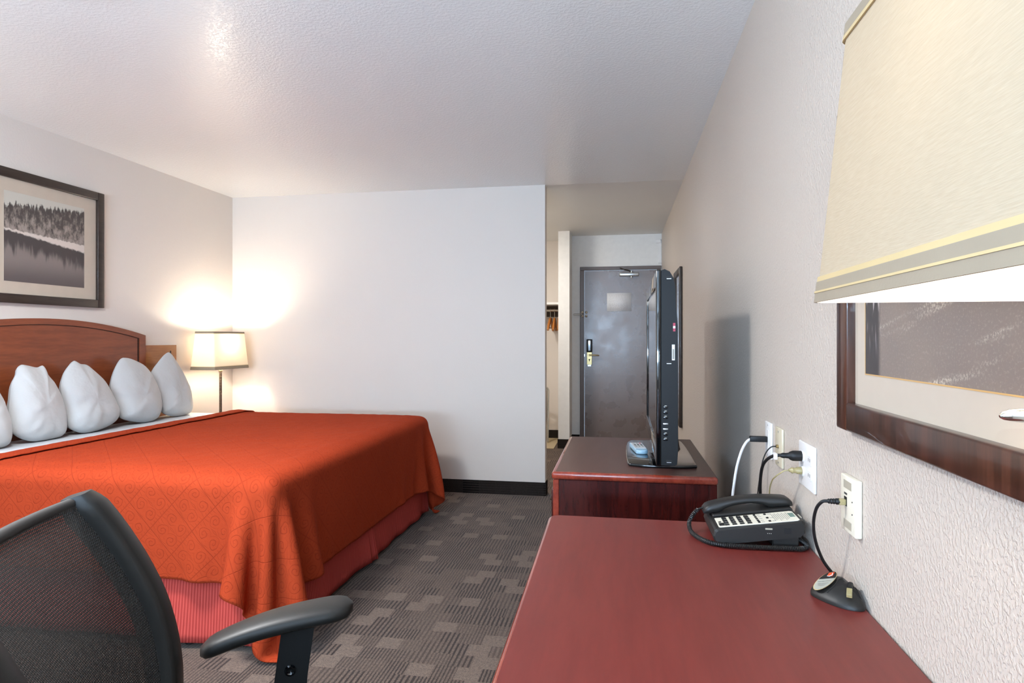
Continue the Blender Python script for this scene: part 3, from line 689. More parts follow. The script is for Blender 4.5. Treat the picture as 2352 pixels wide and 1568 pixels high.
# ------------------------------------------------------------------ lamps with rectangular shades
def shade_ring(hx, hy, z, r, n=4):
    out = []
    for (sx, sy, a0) in ((1, -1, -PI/2), (1, 1, 0), (-1, 1, PI/2), (-1, -1, PI)):
        for k in range(n+1):
            a = a0+PI/2*k/n; out.append((sx*(hx-r)+r*math.cos(a), sy*(hy-r)+r*math.sin(a), z))
    return out
def table_lamp(label, loc, zb, zt, bx, by, tx, ty, power, handle=False):
    """zb/zt: shade bottom and top above the base"""
    t = thing('table_lamp', label, 'lamp', loc)
    bs_ = MB(); bs_.box(-.075, .075, -.11, .11, 0, .018, .005); bs_.build('base', 'dark_bronze', t, world=False)
    st = MB(); st.lathe([(.018, .018), (.014, .03), (.0105, .04), (.0105, zb-.03), (.013, zb-.028), (.013, zb-.018), (.009, zb-.016), (.009, zb+.04)], n=16); st.build('stem', 'ribbed_bronze', t, world=False)
    MB().lathe([(.013, zb-.022), (.0145, zb-.02), (.0145, zb-.012), (.013, zb-.01)], n=16).build('collar', 'brass', t, world=False)
    N = 14; rings = [shade_ring(bx+(tx-bx)*i/N, by+(ty-by)*i/N, zb+(zt-zb)*i/N, .012) for i in range(N+1)]
    sh_ = MB().loft(rings, cap=False).build('lamp_shade', 'shade_fabric_dimmed' if handle else 'shade_fabric_lit', t, world=False)
    for q, (z0, z1, e, mt) in enumerate(((zb, zb+.010, .0022, 'trim_taupe'), (zb+.0095, zb+.0115, .0028, 'trim_gold'), (zb+.011, zb+.021, .0020, 'trim_taupe'), (zb+.0205, zb+.026, .0016, 'trim_gold'), (zt-.012, zt, .0018, 'trim_taupe'), (zt-.016, zt-.012, .0022, 'trim_gold'))):
        f_ = lambda z: (z-zb)/(zt-zb)
        rr = []
        for (zz, ee) in ((z0, .0003), (z0, e), (z1, e), (z1, .0003)):
            k = f_(zz); rr.append(shade_ring(bx+(tx-bx)*k+ee, by+(ty-by)*k+ee, zz, .012))
        MB().loft(rr, cap=False).build('shade_trim', mt, sh_, world=False)
    sp = MB()
    zs = zt-.03; kx = bx+(tx-bx)*.9; ky = by+(ty-by)*.9
    for a in ((kx, 0), (-kx, 0), (0, ky), (0, -ky)): sp.tube([(0, 0, zs), (a[0], a[1], zs)], .002, 6)
    sp.tube([(0, 0, zb+.04), (.03, 0, zb+.08), (.033, 0, zs-.04), (0, 0, zs), (0, 0, zs+.02)], .002, 6); sp.tube([(0, 0, zb+.04), (-.03, 0, zb+.08), (-.033, 0, zs-.04), (0, 0, zs)], .002, 6)
    sp.build('shade_spider', 'brass', t, world=False)
    MB().lathe([(.017, zb+.035), (.017, zb+.10), (.012, zb+.105)], n=14).build('socket', 'brass', t, world=False)
    MB().lathe([(.012, zb+.105), (.016, zb+.125), (.028, zb+.15), (.03, zb+.165), (.026, zb+.18), (.014, zb+.190), (1e-7, zb+.193)], n=16).build('bulb', 'bulb_glow', t, world=False)
    if handle:
        hd = MB(); hd.tube([(0, 0, zb-.086), (-.02, 0, zb-.088), (-.038, 0, zb-.089), (-.045, 0, zb-.089), (-.049, 0, zb-.0895), (-.051, 0, zb-.09)], [.0052, .0052, .0048, .0040, .0028, .001], 14); hd.build('switch_arm', 'chrome', t, world=False)
    l = bpy.data.lights.new('lamp_bulb_light', 'POINT'); l.energy = power; l.color = (1.0, .87, .70); l.shadow_soft_size = .035
    lo_ = bpy.data.objects.new('lamp_bulb_light', l); COL.objects.link(lo_); lo_.parent = t; lo_.location = (0, 0, zb+.232)
    return t
NSZ = .58
table_lamp('bedside table lamp with cream rectangular shade in the far corner', (-3.118, 4.50, NSZ), .995-NSZ, 1.288-NSZ, .105, .222, .08, .20, 13)
table_lamp('large cream rectangular lamp shade on the desk in the upper right', (.305, .475, .71), 1.272-.71, 1.547-.71, .105, .225, .083, .203, 2.7, True)
table_lamp('added unseen bedside lamp, fill light on the near side of the bed', (-3.118, 1.95, NSZ), .995-NSZ, 1.288-NSZ, .105, .222, .08, .20, 2)  # unseen lamp added to lift the ceiling brightness
# nightstands under the bedside lamps
def nightstand(yc, label):
    ns = thing('nightstand', label, 'nightstand', (-3.04, yc, 0))
    MB().box(-3.215, -2.80, yc-.255, yc+.255, NSZ-.03, NSZ, .006).build('top', 'cherry_h', ns)
    MB().box(-3.21, -2.83, yc-.24, yc+.24, .06, NSZ-.03, .003, 1).build('body', 'cherry_h', ns)
    for k in range(2):
        dr = MB().box(-2.83, -2.812, yc-.225, yc+.225, .08+k*.235, .30+k*.235, .004).build('drawer', 'cherry_h', ns)
        MB().lathe([(.006, 0), (.006, .012), (.014, .018), (.012, .026), (1e-7, .028)], (-2.812, yc, .19+k*.235), 14, 0).build('knob', 'dark_bronze', dr)
    MB().box(-3.20, -2.85, yc-.23, yc+.23, 0, .06).build('plinth', 'groove', ns)
nightstand(4.608, 'cherry wood nightstand in the far corner behind the bed')
nightstand(1.90, 'cherry wood nightstand on the near side of the bed')

# ------------------------------------------------------------------ dresser
ds = thing('dresser', 'dark mahogany dresser carrying the television, end panel toward the desk', 'dresser', (.05, 2.83, 0))
DX0, DX1, DY0, DY1, DZ = -.252, .356, 2.392, 3.272, .7255
MB().box(DX0-.006, DX1, DY0-.006, DY1, DZ-.030, DZ-.001, .010, 3).build('top_edge', 'mahogany_edge', ds)
MB().box(DX0+.008, DX1-.006, DY0+.008, DY1-.006, DZ-.004, DZ, .0015, 1).build('top', 'dresser_top', ds)
MB().box(DX0+.022, DX1-.004, DY0, DY0+.022, .05, DZ-.030, .001, 1).build('end_panel', 'mahogany', ds)
MB().box(DX0+.022, DX1-.004, DY1-.026, DY1-.004, .05, DZ-.030, .001, 1).build('end_panel', 'mahogany', ds)
MB().box(DX1-.012, DX1-.004, DY0+.022, DY1-.026, .05, DZ-.030).build('back_panel', 'mahogany', ds)
ff = MB(); ff.box(DX0, DX0+.022, DY0, DY0+.05, .0, DZ-.030, .002, 1); ff.box(DX0, DX0+.022, DY1-.054, DY1-.004, .0, DZ-.030, .002, 1); ff.box(DX0, DX0+.022, DY0+.05, DY1-.054, .05, .11); ff.box(DX0, DX0+.022, DY0+.05, DY1-.054, DZ-.07, DZ-.03)
ff.build('face_frame', 'mahogany_edge', ds)
MB().box(DX1-.05, DX1-.01, DY0+.02, DY0+.06, 0, .05).build('foot', 'mahogany', ds); MB().box(DX1-.05, DX1-.01, DY1-.07, DY1-.03, 0, .05).build('foot', 'mahogany', ds)
for k in range(3):
    z0 = .115+k*.18; d_ = MB().box(DX0-.012, DX0+.006, DY0+.055, DY1-.06, z0, z0+.172, .005).build('drawer', 'mahogany', ds)
    for y in (DY0+.25, DY1-.25): MB().tube([(DX0-.012, y-.045, z0+.09), (DX0-.032, y-.035, z0+.09), (DX0-.032, y+.035, z0+.09), (DX0-.012, y+.045, z0+.09)], .005, 8).build('pull', 'dark_bronze', d_)

# ------------------------------------------------------------------ television
tv = thing('television', 'black flat screen television seen edge-on on the dresser', 'television', (.165, 2.83, DZ), math.radians(-.45))
T = lambda x, y, z: (x-.165, y-2.83, z-DZ)
TY0, TY1, TZ0, TZ1, TX = 2.300, 3.36, .779, 1.481, .1322
# shell profile seen from the end: x (depth) against z
prof = [(TX+.018, TZ0), (TX+.018, TZ1-.002), (TX+.030, TZ1+.003), (TX+.048, TZ1-.006), (TX+.062, TZ1-.030), (TX+.068, TZ1-.06), (TX+.070, TZ1-.12), (TX+.076, TZ1-.20), (TX+.0775, TZ0+.10), (TX+.0775, TZ0+.06), (TX+.074, TZ0+.005), (TX+.066, TZ0)]
sh1 = MB(); n_ = len(prof); rings = []
for (y, k) in ((TY0, .0), (TY0+.004, .003), (TY1-.004, .003), (TY1, .0)):
    zc_ = (TZ0+TZ1)/2; rings.append([T(TX+.018+(x-TX-.018)*(1-(.004-k)*8), y, z+(zc_-z)*(.004-k)*1.2) for x, z in prof])
sh1.loft(rings); sh1.sm = [False]*len(sh1.sm); shell = sh1.build('shell', 'tv_shell', tv, world=False)
bz = MB(); bw = .056
for a in ((TY0, TY0+bw, TZ0, TZ1), (TY1-bw, TY1, TZ0, TZ1), (TY0+bw, TY1-bw, TZ0, TZ0+.062), (TY0+bw, TY1-bw, TZ1-bw, TZ1)):
    p, q = T(TX, a[0], a[2]), T(TX+.018, a[1], a[3]); bz.box(p[0], q[0], p[1], q[1], p[2], q[2], .004, 2)
bz.build('bezel', 'gloss_black', tv, world=False)
p, q = T(TX+.006, TY0+bw-.002, TZ0+.060), T(TX+.010, TY1-bw+.002, TZ1-bw+.002)
MB().box(p[0], q[0], p[1], q[1], p[2], q[2]).build('screen', 'tv_screen', tv, world=False)
for k in range(7):
    z = TZ0+.095+k*.0185+(.004 if k > 3 else 0); p = T(TX+.033, TY0-.0035, z)
    b_ = MB(); (b_.box(p[0]-.008, p[0]+.008, p[1], p[1]+.005, p[2]-.004, p[2]+.004, .0015) if k not in (2, 3) else b_.box(p[0]-.009, p[0]+.009, p[1], p[1]+.005, p[2]-.003, p[2]+.003, .001))
    b_.build('button', 'steel' if k in (2, 3) else 'gloss_black', tv, world=False)
    if k not in (2, 3):
        MB().box(p[0]-.004, p[0]+.004, p[1]-.0006, p[1], p[2]+.0045, p[2]+.0065).build('button_mark', 'key_print', tv, world=False)
for z in (TZ0+.018, (TZ0+TZ1)/2+.02, TZ1-.028):
    p = T(TX+.045, TY0-.0006, z); MB().box(p[0]-.010, p[0]+.010, p[1], p[1]+.003, p[2]-.004, p[2]+.004).build('vent_slot', 'dark_slot', tv, world=False)
    MB().box(p[0]-.008, p[0]+.008, p[1]-.0006, p[1]+.001, p[2]-.006, p[2]-.0038).build('slot_lip', 'steel', tv, world=False)
p = T(TX+.060, TY0-.0012, 1.185); lb_ = MB().box(p[0]-.005, p[0]+.005, p[1], p[1]+.002, p[2]-.028, p[2]+.028).build('white_label', 'paper', tv, world=False)
MB().box(p[0]-.003, p[0]+.003, p[1]-.0005, p[1], p[2]-.024, p[2]+.012).build('label_print', 'ink_grey', lb_, world=False)
p = T(TX+.063, TY0-.0012, 1.275); rs = MB().box(p[0]-.004, p[0]+.004, p[1], p[1]+.002, p[2]-.015, p[2]+.015).build('red_sticker', 'red_print', tv, world=False)
MB().box(p[0]-.004, p[0]+.004, p[1]-.0005, p[1], p[2]-.004, p[2]+.004).build('sticker_band', 'paper', rs, world=False)
# pedestal
pl_ = catmull([(.030, 2.60, 0), (.034, 3.06, 0), (.10, 3.12, 0), (.24, 3.14, 0), (.290, 3.11, 0), (.300, 2.60, 0), (.285, 2.535, 0), (.17, 2.515, 0), (.06, 2.53, 0)], 4, True)
MB().prism([T(a.x, a.y, 0)[:2] for a in pl_], 2, .0005, .013, .004, 2, True).build('stand_base', 'gloss_black', tv, world=False)
nk = MB(); p0, p1 = T(.155, 2.66, DZ+.012), T(.215, 3.0, TZ0+.08); nk.box(p0[0], p1[0], p0[1], p1[1], p0[2], p1[2]-.06, .006); nk.build('stand_neck', 'gloss_black', tv, world=False)
nk = MB(); p0, p1 = T(.205, 2.68, DZ+.012), T(.228, 2.98, TZ0+.16); nk.box(p0[0], p1[0], p0[1], p1[1], p0[2], p1[2], .006); nk.build('neck_cover', 'tv_shell', tv, world=False)
# remote
rm = thing('remote_control', 'small white and pale blue remote control lying on the television stand', 'remote', (.083, 2.835, DZ+.0135), .12)
MB().prism([tuple(v)[:2] for v in catmull([(-.026, -.07, 0), (-.02, -.095, 0), (0, -.102, 0), (.02, -.095, 0), (.026, -.07, 0), (.029, .085, 0), (.022, .095, 0), (-.022, .095, 0), (-.029, .085, 0)], 3, True)], 2, 0, .018, .004, 2, True).build('body', 'remote_blue', rm, world=False)
MB().prism([(-.024, -.06), (.024, -.06), (.026, .088), (-.026, .088)], 2, .0175, .0195, .001, 1).build('face_plate', 'remote_white', rm, world=False)
for i in range(5):
    for j in (-1, 0, 1): MB().box(j*.014-.004, j*.014+.004, .065-i*.022-.004, .065-i*.022+.004, .019, .0215, .001, 1).build('button', 'red_print' if (i == 0 and j == 1) else ('ink_grey' if i != 2 else 'dark_slot'), rm, world=False)

# ------------------------------------------------------------------ hall mirror
mi = thing('wall_mirror', 'tall dark framed mirror on the right wall behind the television', 'mirror', (XR, 5.23, .548))
mz0, mz1, my0, my1 = .548, 1.79, 4.965, 5.50
for a in ((my0, my0+.05, mz0, mz1), (my1-.05, my1, mz0, mz1)): MB().box(XR-.024, XR-.001, *a, r=.006).build('frame_side', 'frame_dark', mi)
for a in ((my0+.05, my1-.05, mz0, mz0+.05), (my0+.05, my1-.05, mz1-.05, mz1)): MB().box(XR-.024, XR-.001, *a, r=.006).build('frame_rail', 'frame_dark', mi)
MB().box(XR-.012, XR-.001, my0+.05, my1-.05, mz0+.05, mz1-.05).build('mirror_glass', 'mirror_glass', mi)

# ------------------------------------------------------------------ desk
dk = thing('desk', 'long reddish mahogany desk along the right wall', 'desk', (.14, 1.03, 0))
KY0, KY1, KZ = .20, 1.868, .71
fl, nl, KR = -.207, -.186, .4715                                   # far-left, near-left, wall side
def desk_poly(i, r):
    c = catmull([(fl+i, KY1-r, 0), (fl+i+r*.3, KY1-i-r*.3, 0), (fl+i+r, KY1-i, 0)], 4)
    return [(nl+i, KY0+i)]+[tuple(p)[:2] for p in c]+[(KR-i*.2, KY1-i), (KR-i*.2, KY0+i)]
MB().prism(desk_poly(0, .03), 2, KZ-.032, KZ-.0008, .009, 3, True).build('top_edge', 'mahogany_edge', dk)
MB().prism(desk_poly(.0085, .022), 2, KZ-.003, KZ, .0008, 1).build('top', 'mahogany_top', dk)
for y in (KY0+.04, KY1-.065): MB().box(-.15, KR-.02, y, y+.025, 0, KZ-.032, .002, 1).build('side_panel', 'mahogany', dk)
MB().box(KR-.07, KR-.045, KY0+.065, KY1-.065, .25, KZ-.032, .002, 1).build('modesty_panel', 'mahogany', dk)
pd = MB().box(-.13, KR-.10, .5, 1.1, KZ-.12, KZ-.032, .003, 1).build('pencil_drawer', 'mahogany', dk)
MB().tube([(-.13, .75, KZ-.08), (-.15, .76, KZ-.08), (-.15, .84, KZ-.08), (-.13, .85, KZ-.08)], .004, 8).build('pull', 'dark_bronze', pd)

# ------------------------------------------------------------------ telephone
ph = thing('telephone', 'charcoal desk telephone with cream keypad plate and coiled cord', 'telephone', (.345, 1.735, KZ))
tl = math.radians(8.0)
PX0, PX1, PY0, PY1 = .236, .452, 1.645, 1.832
ztop = lambda x: .7535+(x-PX0)*math.tan(tl)
body = MB(); rr = []
for y, ins in ((PY0, .004), (PY0+.004, 0), (PY1-.004, 0), (PY1, .004)):
    pr_ = [(PX0+ins, ztop(PX0)-.030), (PX0-.004+ins, ztop(PX0)-.018), (PX0+ins, ztop(PX0)-.004-ins), (PX0+.005+ins, ztop(PX0)-ins), (PX1-.006-ins, ztop(PX1)-ins), (PX1-ins, ztop(PX1)-.005-ins), (PX1-ins, ztop(PX1)-.030), (PX1-.012, ztop(PX1)-.040), (PX0+.03, ztop(PX0)-.036)]
    rr.append([(x, y, z) for x, z in pr_])
body.loft(rr); body.sm = [False]*len(body.sm); pb = body.build('body', 'phone_plastic', ph)
MB().box(PX0+.02, PX0+.05, PY0+.02, PY1-.02, KZ+.0005, ztop(PX0)-.034, .002, 1).build('front_foot', 'rubber_black', ph)
MB().box(PX1-.075, PX1-.012, PY0+.012, PY1-.015, KZ+.0005, ztop(PX1)-.036, .003, 1).build('pedestal', 'phone_plastic', ph)
xfp = Matrix.Translation((PX0, PY0, ztop(PX0))) @ Matrix.Rotation(-tl, 4, 'Y')       # local x up the slope, y across, z off the face
def pbox(x0, x1, y0, y1, z0, z1, r=.0): return MB().box(x0, x1, y0, y1, z0, z1, r, 1, xfp)
LN = (PX1-PX0)/math.cos(tl)
fpl = MB(); fp_pts = [tuple(v)[:2] for v in catmull([(.012, .012, 0), (.012, .088, 0), (LN-.016, .094, 0), (LN-.010, .088, 0), (LN-.010, .014, 0), (LN-.016, .008, 0), (.016, .008, 0)], 1, True)]
bmx = MB().prism(fp_pts, 2, .0002, .0022, .0006, 1); bmx.v = [tuple(xfp @ Vector(v)) for v in bmx.v]; fpo = bmx.build('face_plate', 'cream_plastic', ph)
keytxt = MB(); K3 = ['1', '2', '3', '4', '5', '6', '7', '8', '9', '*', '0', '#']
# keypad: the user sits to the left, so rows run up the slope (+x) and columns away (+y reversed)
for r_ in range(4):
    for c_ in range(4):
        kx = .034+(3-r_)*.0185; ky = .074-c_*.0185
        if c_ < 3:
            ww = .0062
            pbox(kx-.0058, kx+.0058, ky-.0066, ky+.0066, .002, .0050, .0012).build('key', 'rubber_black', ph)
            text_verts(keytxt, K3[r_*3+c_], .0085, lambda a, b, kx=kx, ky=ky: tuple(xfp @ Vector((kx+b, ky-a, .0053))))
        else:
            pbox(kx-.0058, kx+.0058, ky-.0035, ky+.0055, .002, .0042, .001).build('key', 'rubber_black', ph)
keytxt.build('key_numbers', 'key_print', ph)
pbox(.015, .028, .016, .034, .002, .0046, .001).build('message_button', 'rubber_black', ph)
pbox(.016, .023, .044, .050, .002, .0040, .001).build('small_button', 'rubber_black', ph)
for i, (a, b) in enumerate(((.112, .080), (.112, .064), (.112, .048), (.112, .032), (.112, .018), (.138, .080), (.138, .048), (.138, .020))):
    pbox(a-.003, a+.003, b-.0042, b+.0042, .002, .0042, .0008).build('speed_key', 'rubber_black', ph)
    pbox(a+.006, a+.014, b-.0016, b+.0016, .0021, .0024).build('key_caption', 'ink_grey', ph)
for i in range(9): pbox(.152+i*.0045, .1535+i*.0045, .018+(i % 3)*.006, .082-(i % 2)*.007, .0021, .0024).build('printed_line', 'ink_grey', ph)
pbox(LN-.026, LN-.013, .040, .074, .0021, .0025).build('printed_logo', 'logo_green', ph)
pbox(LN-.004, LN-.001, .03, .06, .0002, .0016).build('message_lamp', 'grey_label', ph)
zf = ztop(.40)-.02; MB().box(.402, .418, PY0-.0008, PY0+.004, zf-.006, zf+.008).build('jack', 'dark_slot', ph)
for i in range(3): MB().box(.362+i*.004, .3635+i*.004, PY0-.0006, PY0+.003, ztop(.36)-.022, ztop(.36)-.0205).build('volume_mark', 'key_print', ph)
MB().box(.357, .374, PY0-.0012, PY0+.004, ztop(.36)-.012, ztop(.36)-.008, .0005, 1).build('volume_slider', 'grey_label', ph)
# cradle hump and handset along the far side
pbox(.01, LN-.004, .105, .182, -.002, .006, .003).build('cradle', 'phone_plastic', ph)
hs = MB(); rings = []
HX0, HX1 = -.010, LN+.002
for k in range(25):
    t = k/24; x = HX0+(HX1-HX0)*t
    a = math.sin(PI*t)
    zt_ = .026+.013*a**.85                                                  # top line of the handset
    zb_ = .004 if (t < .20 or t > .74) else .004+.017*math.sin(PI*(t-.20)/.54)**.5
    if t < .06 or t > .94: e = min(t, 1-t)/.06; zt_ = .018+(zt_-.018)*e**.5; hw = .022+.006*e**.5
    else: hw = .028-.004*a
    cyy = .145; ring = []
    for q in range(14):
        th = 2*PI*q/14; cs, sn = math.cos(th), math.sin(th)
        ring.append(tuple(xfp @ Vector((x, cyy+hw*math.copysign(abs(cs)**.6, cs), (zt_+zb_)/2+(zt_-zb_)/2*math.copysign(abs(sn)**.55, sn)))))
    rings.append(ring)
hs.loft(rings); hso = hs.build('handset', 'phone_plastic', ph)
# coiled cord: leaves the handset's left end, runs round the front, back under the pedestal
cp = catmull([(.212, 1.778, .768), (.196, 1.772, .752), (.186, 1.765, .732), (.188, 1.735, .7185), (.199, 1.693, .7175), (.222, 1.655, .7175), (.262, 1.636, .7175), (.33, 1.634, .7175), (.40, 1.637, .7175), (.438, 1.641, .7175), (.458, 1.658, .7175), (.461, 1.69, .7175), (.452, 1.72, .7175), (.432, 1.73, .7175)], 30)
hel = []; dacc = 0
for i in range(len(cp)-1):
    t = (cp[i+1]-cp[i]); l = t.length; t = t.normalized(); a = t.cross(Vector((0, 0, 1))).normalized(); b = t.cross(a)
    nn = max(1, int(l/.00045))
    for j in range(nn):
        q = cp[i].lerp(cp[i+1], j/nn); dacc += l/nn; ph_ = 2*PI*dacc/.0042
        hel.append(q+a*math.cos(ph_)*.0045+b*math.sin(ph_)*.0045)
MB().tube(hel, .0019, 5).build('coiled_cord', 'phone_plastic', ph)
MB().tube([(.240, 1.785, .776), (.225, 1.782, .772), (.212, 1.778, .768)], .0025, 6).build('cord_end', 'phone_plastic', ph)

# ------------------------------------------------------------------ wall plates and cords
def plate(name, label, y0, y1, z0, z1, mt, d=.007, cat='wall plate'):
    t = thing(name, label, cat, (XR, (y0+y1)/2, z0))
    MB().box(XR-d, XR-.0003, y0, y1, z0, z1, .0025, 2).build('plate', mt, t); return t
w1 = plate('switch_plate', 'white wall plate with a flat rocker, farthest of the row above the desk', 2.078, 2.160, .853, .967, 'white_plastic')
MB().box(XR-.009, XR-.007, 2.102, 2.136, .877, .943, .001, 1).build('rocker', 'white_plastic', w1)
for z in (.863, .957): MB().lathe([(.003, XR-.0078), (.003, XR-.006)], (0, 2.119, z), 8, 0).build('screw', 'steel', w1)
w2 = plate('cable_plate', 'beige wall plate with a thin black cable, second in the row', 1.942, 2.024, .852, .968, 'almond_plastic')
for z in (.864, .956): MB().lathe([(.003, XR-.0078), (.003, XR-.006)], (0, 1.983, z), 8, 0).build('screw', 'steel', w2)
MB().lathe([(.005, XR-.014), (.005, XR-.006)], (0, 1.983, .912), 8, 0).build('coax_jack', 'brass', w2)
w3 = plate('outlet_plate', 'white double outlet plate holding a black plug and a clear plug', 1.634, 1.768, .853, .967, 'white_plastic', cat='outlet')
for y in (1.735, 1.667):
    for z in (.929, .891):
        oc = MB(); pts = [(y+.0165*math.cos(a), z+max(-.0125, min(.0125, .0165*math.sin(a)))) for a in np.linspace(0, 2*PI, 20, endpoint=False)]
        oc.prism(pts, 0, XR-.0092, XR-.006, .0006, 1); ro = oc.build('receptacle', 'white_plastic', w3)
        for dy in (-.006, .006): MB().box(XR-.0095, XR-.009, y+dy-.001, y+dy+.001, z-.002, z+.006).build('slot', 'dark_slot', ro)
w4 = plate('network_box', 'cream surface box with two label windows and a network cable', 1.342, 1.426, .836, .951, 'cream_plastic', .014, cat='network box')
for z in (.853, .934): MB().box(XR-.0146, XR-.0136, 1.362, 1.406, z-.008, z+.008).build('label_window', 'grey_label', w4)
MB().box(XR-.0146, XR-.0125, 1.388, 1.403, .889, .908).build('network_jack', 'dark_slot', w4)
for i in range(4): MB().box(XR-.0147, XR-.0138, 1.387+i*.004, 1.390+i*.004, .9125, .9165).build('printed_mark', 'ink', w4)
for z in (.880, .905): MB().lathe([(.0015, XR-.0148), (.0015, XR-.0135)], (0, 1.358, z), 8, 0).build('pin_hole', 'dark_slot', w4)
def cord(name, label, pts, r, mt, n=10, closed=False): 
    t = thing(name, label, 'cord', pts[0]); MB().tube(catmull(pts, n), r, 8).build('cable', mt, t); return t
# white cable, black connector
c1 = cord('white_cable', 'white cable with a black connector plugged into the farthest wall plate', [(.418, 2.119, .912), (.403, 2.119, .902), (.388, 2.122, .872), (.375, 2.125, .825), (.367, 2.13, .77), (.362, 2.14, .70), (.362, 2.16, .55), (.37, 2.17, .3), (.39, 2.17, .012)], .0042, 'white_cable')
MB().box(.412, XR-.0095, 2.111, 2.127, .903, .921, .002).build('connector', 'rubber_black', c1)
c2 = cord('thin_black_cable', 'thin black cable curving down from the beige plate', [(XR-.014, 1.983, .912), (.448, 1.986, .909), (.435, 1.99, .893), (.425, 1.992, .865), (.418, 1.995, .82), (.412, 2.0, .76), (.410, 2.01, .66), (.42, 2.02, .4), (.44, 2.03, .01)], .0018, 'rubber_black')
c3 = cord('power_cord', 'thick black power cord with a white tag plugged into the double outlet', [(.426, 1.735, .929), (.412, 1.737, .929), (.398, 1.745, .925), (.386, 1.77, .908), (.382, 1.80, .88), (.386, 1.84, .83), (.394, 1.875, .77), (.40, 1.91, .70), (.41, 1.95, .55), (.42, 1.97, .3), (.44, 1.98, .012)], .0042, 'rubber_black')
pg = MB(); pg.loft([[(x, 1.735+r*1.0*math.cos(a), .929+r*math.sin(a)) for a in np.linspace(0, 2*PI, 12, endpoint=False)] for x, r in ((XR-.0097, .0135), (.452, .0138), (.444, .0135), (.438, .011), (.434, .0075), (.426, .0068), (.420, .0072), (.414, .005))]); pg.build('plug', 'rubber_black', c3)
MB().box(.398, .406, 1.730, 1.750, .918, .934, .001, 1).build('tag', 'white_plastic', c3)
c4 = cord('clear_cord', 'thin clear cord with an amber plug in the lower outlet', [(.436, 1.735, .890), (.425, 1.737, .889), (.414, 1.742, .880), (.406, 1.755, .868), (.406, 1.79, .850), (.412, 1.845, .812), (.418, 1.875, .755), (.425, 1.90, .70), (.435, 1.93, .5), (.45, 1.94, .012)], .0018, 'clear_plug')
pg = MB(); pg.loft([[(x, 1.735+r*math.cos(a), .891+.8*r*math.sin(a)) for a in np.linspace(0, 2*PI, 12, endpoint=False)] for x, r in ((XR-.0097, .0125), (.455, .0115), (.452, .009), (.446, .009), (.443, .0105), (.440, .0075), (.434, .004))]); pg.build('plug', 'clear_plug', c4)
c5 = cord('network_cable', 'black network cable bending from the cream box down behind the desk', [(.427, 1.395, .897), (.416, 1.399, .894), (.408, 1.41, .876), (.407, 1.425, .842), (.415, 1.44, .80), (.434, 1.456, .755), (.456, 1.463, .724), (.4665, 1.465, .7125)], .0034, 'rubber_black')
pg = MB(); pg.loft([[(x+.012, 1.395+r*math.cos(a), .897+r*math.sin(a)) for a in np.linspace(0, 2*PI, 10, endpoint=False)] for x, r in ((.436, .0065), (.430, .0065), (.428, .005), (.426, .0062), (.423, .005), (.421, .006), (.418, .0045), (.416, .0055), (.413, .0035))]); pg.build('strain_relief', 'rubber_black', c5)
MB().box(.446, XR-.0148, 1.389, 1.401, .891, .903, .001, 1).build('connector', 'clear_plug', c5)

# ------------------------------------------------------------------ internet pod on the desk
po = thing('desk_port', 'dark rounded desk port pod with an oval label and a cable end', 'port', (.43, 1.365, KZ))
ol = catmull([(.386, 1.372, 0), (.394, 1.346, 0), (.418, 1.314, 0), (.444, 1.299, 0), (.464, 1.303, 0), (.4695, 1.328, 0), (.4695, 1.395, 0), (.459, 1.420, 0), (.432, 1.424, 0), (.402, 1.404, 0)], 5, True)
cx_, cy_ = .444, 1.377; domeh = .030
dm = lambda s: domeh*(1-s**2.2)**.75
rings = [[(p.x, p.y, KZ+.0005) for p in ol], [(p.x, p.y, KZ+.005) for p in ol]]
for s in (.97, .9, .8, .68, .55, .42, .28, .14): rings.append([(cx_+(p.x-cx_)*s, cy_+(p.y-cy_)*s, KZ+.005+dm(s)) for p in ol])
pm_ = MB().loft(rings); pm_.build('dome', 'soft_black', po)
def dome_z(x, y):
    best = 1.2
    v = Vector((x-cx_, y-cy_, 0)); th = math.atan2(v.y, v.x)
    for p in ol:
        q = Vector((p.x-cx_, p.y-cy_, 0)); d = abs((math.atan2(q.y, q.x)-th+PI) % (2*PI)-PI)
        if d < .12: best = v.length/q.length; break
    return KZ+.005+dm(min(.999, best))
# oval label on the left shoulder
lc = Vector((.414, 1.372, 0)); la = Vector((.66, .75, 0)).normalized(); lb = Vector((-.75, .66, 0)).normalized()
_z0 = dome_z(lc.x, lc.y); _ga = .32; _gb = .38      # slope of the label along its axes
def on_dome(a, b, lift): p = lc+la*a+lb*b; return (p.x+lift*.35, p.y-lift*.2, _z0+.0002+a*_ga-b*_gb+lift)
def oval(ra, rb, lift, k=28, full=True):
    vs = [on_dome(0, 0, lift)]; fs = []
    for j in (1, 2, 3):
        for i in range(k): t = 2*PI*i/k; vs.append(on_dome(ra*j/3*math.cos(t), rb*j/3*math.sin(t), lift))
    for i in range(k): fs.append((0, 1+i, 1+(i+1) % k))
    for j in (0, 1):
        for i in range(k): fs.append((1+j*k+i, 1+(j+1)*k+i, 1+(j+1)*k+(i+1) % k, 1+j*k+(i+1) % k))
    return MB().add(vs, fs, True)
lab = oval(.034, .0185, .0).build('label_rim', 'trim_gold', po)
lg = oval(.0325, .0172, .0006).build('label_face', 'label_silver', po)
lt = MB(); text_verts(lt, 'HIGH SPEED INTERNET', .0036, lambda a, b: on_dome(b*1.0-.004, -a*.72, .0012)); lt.build('label_lettering', 'ink', po)
ln = MB()
for i in range(3): ln.add([on_dome(-.010-.004*i, -.011+.002*i, .0012), on_dome(-.0115-.004*i, -.011+.002*i, .0012), on_dome(-.0115-.004*i, .011-.002*i, .0012), on_dome(-.010-.004*i, .011-.002*i, .0012)], [(0, 1, 2, 3)])
ln.build('label_lines', 'ink_grey', po)
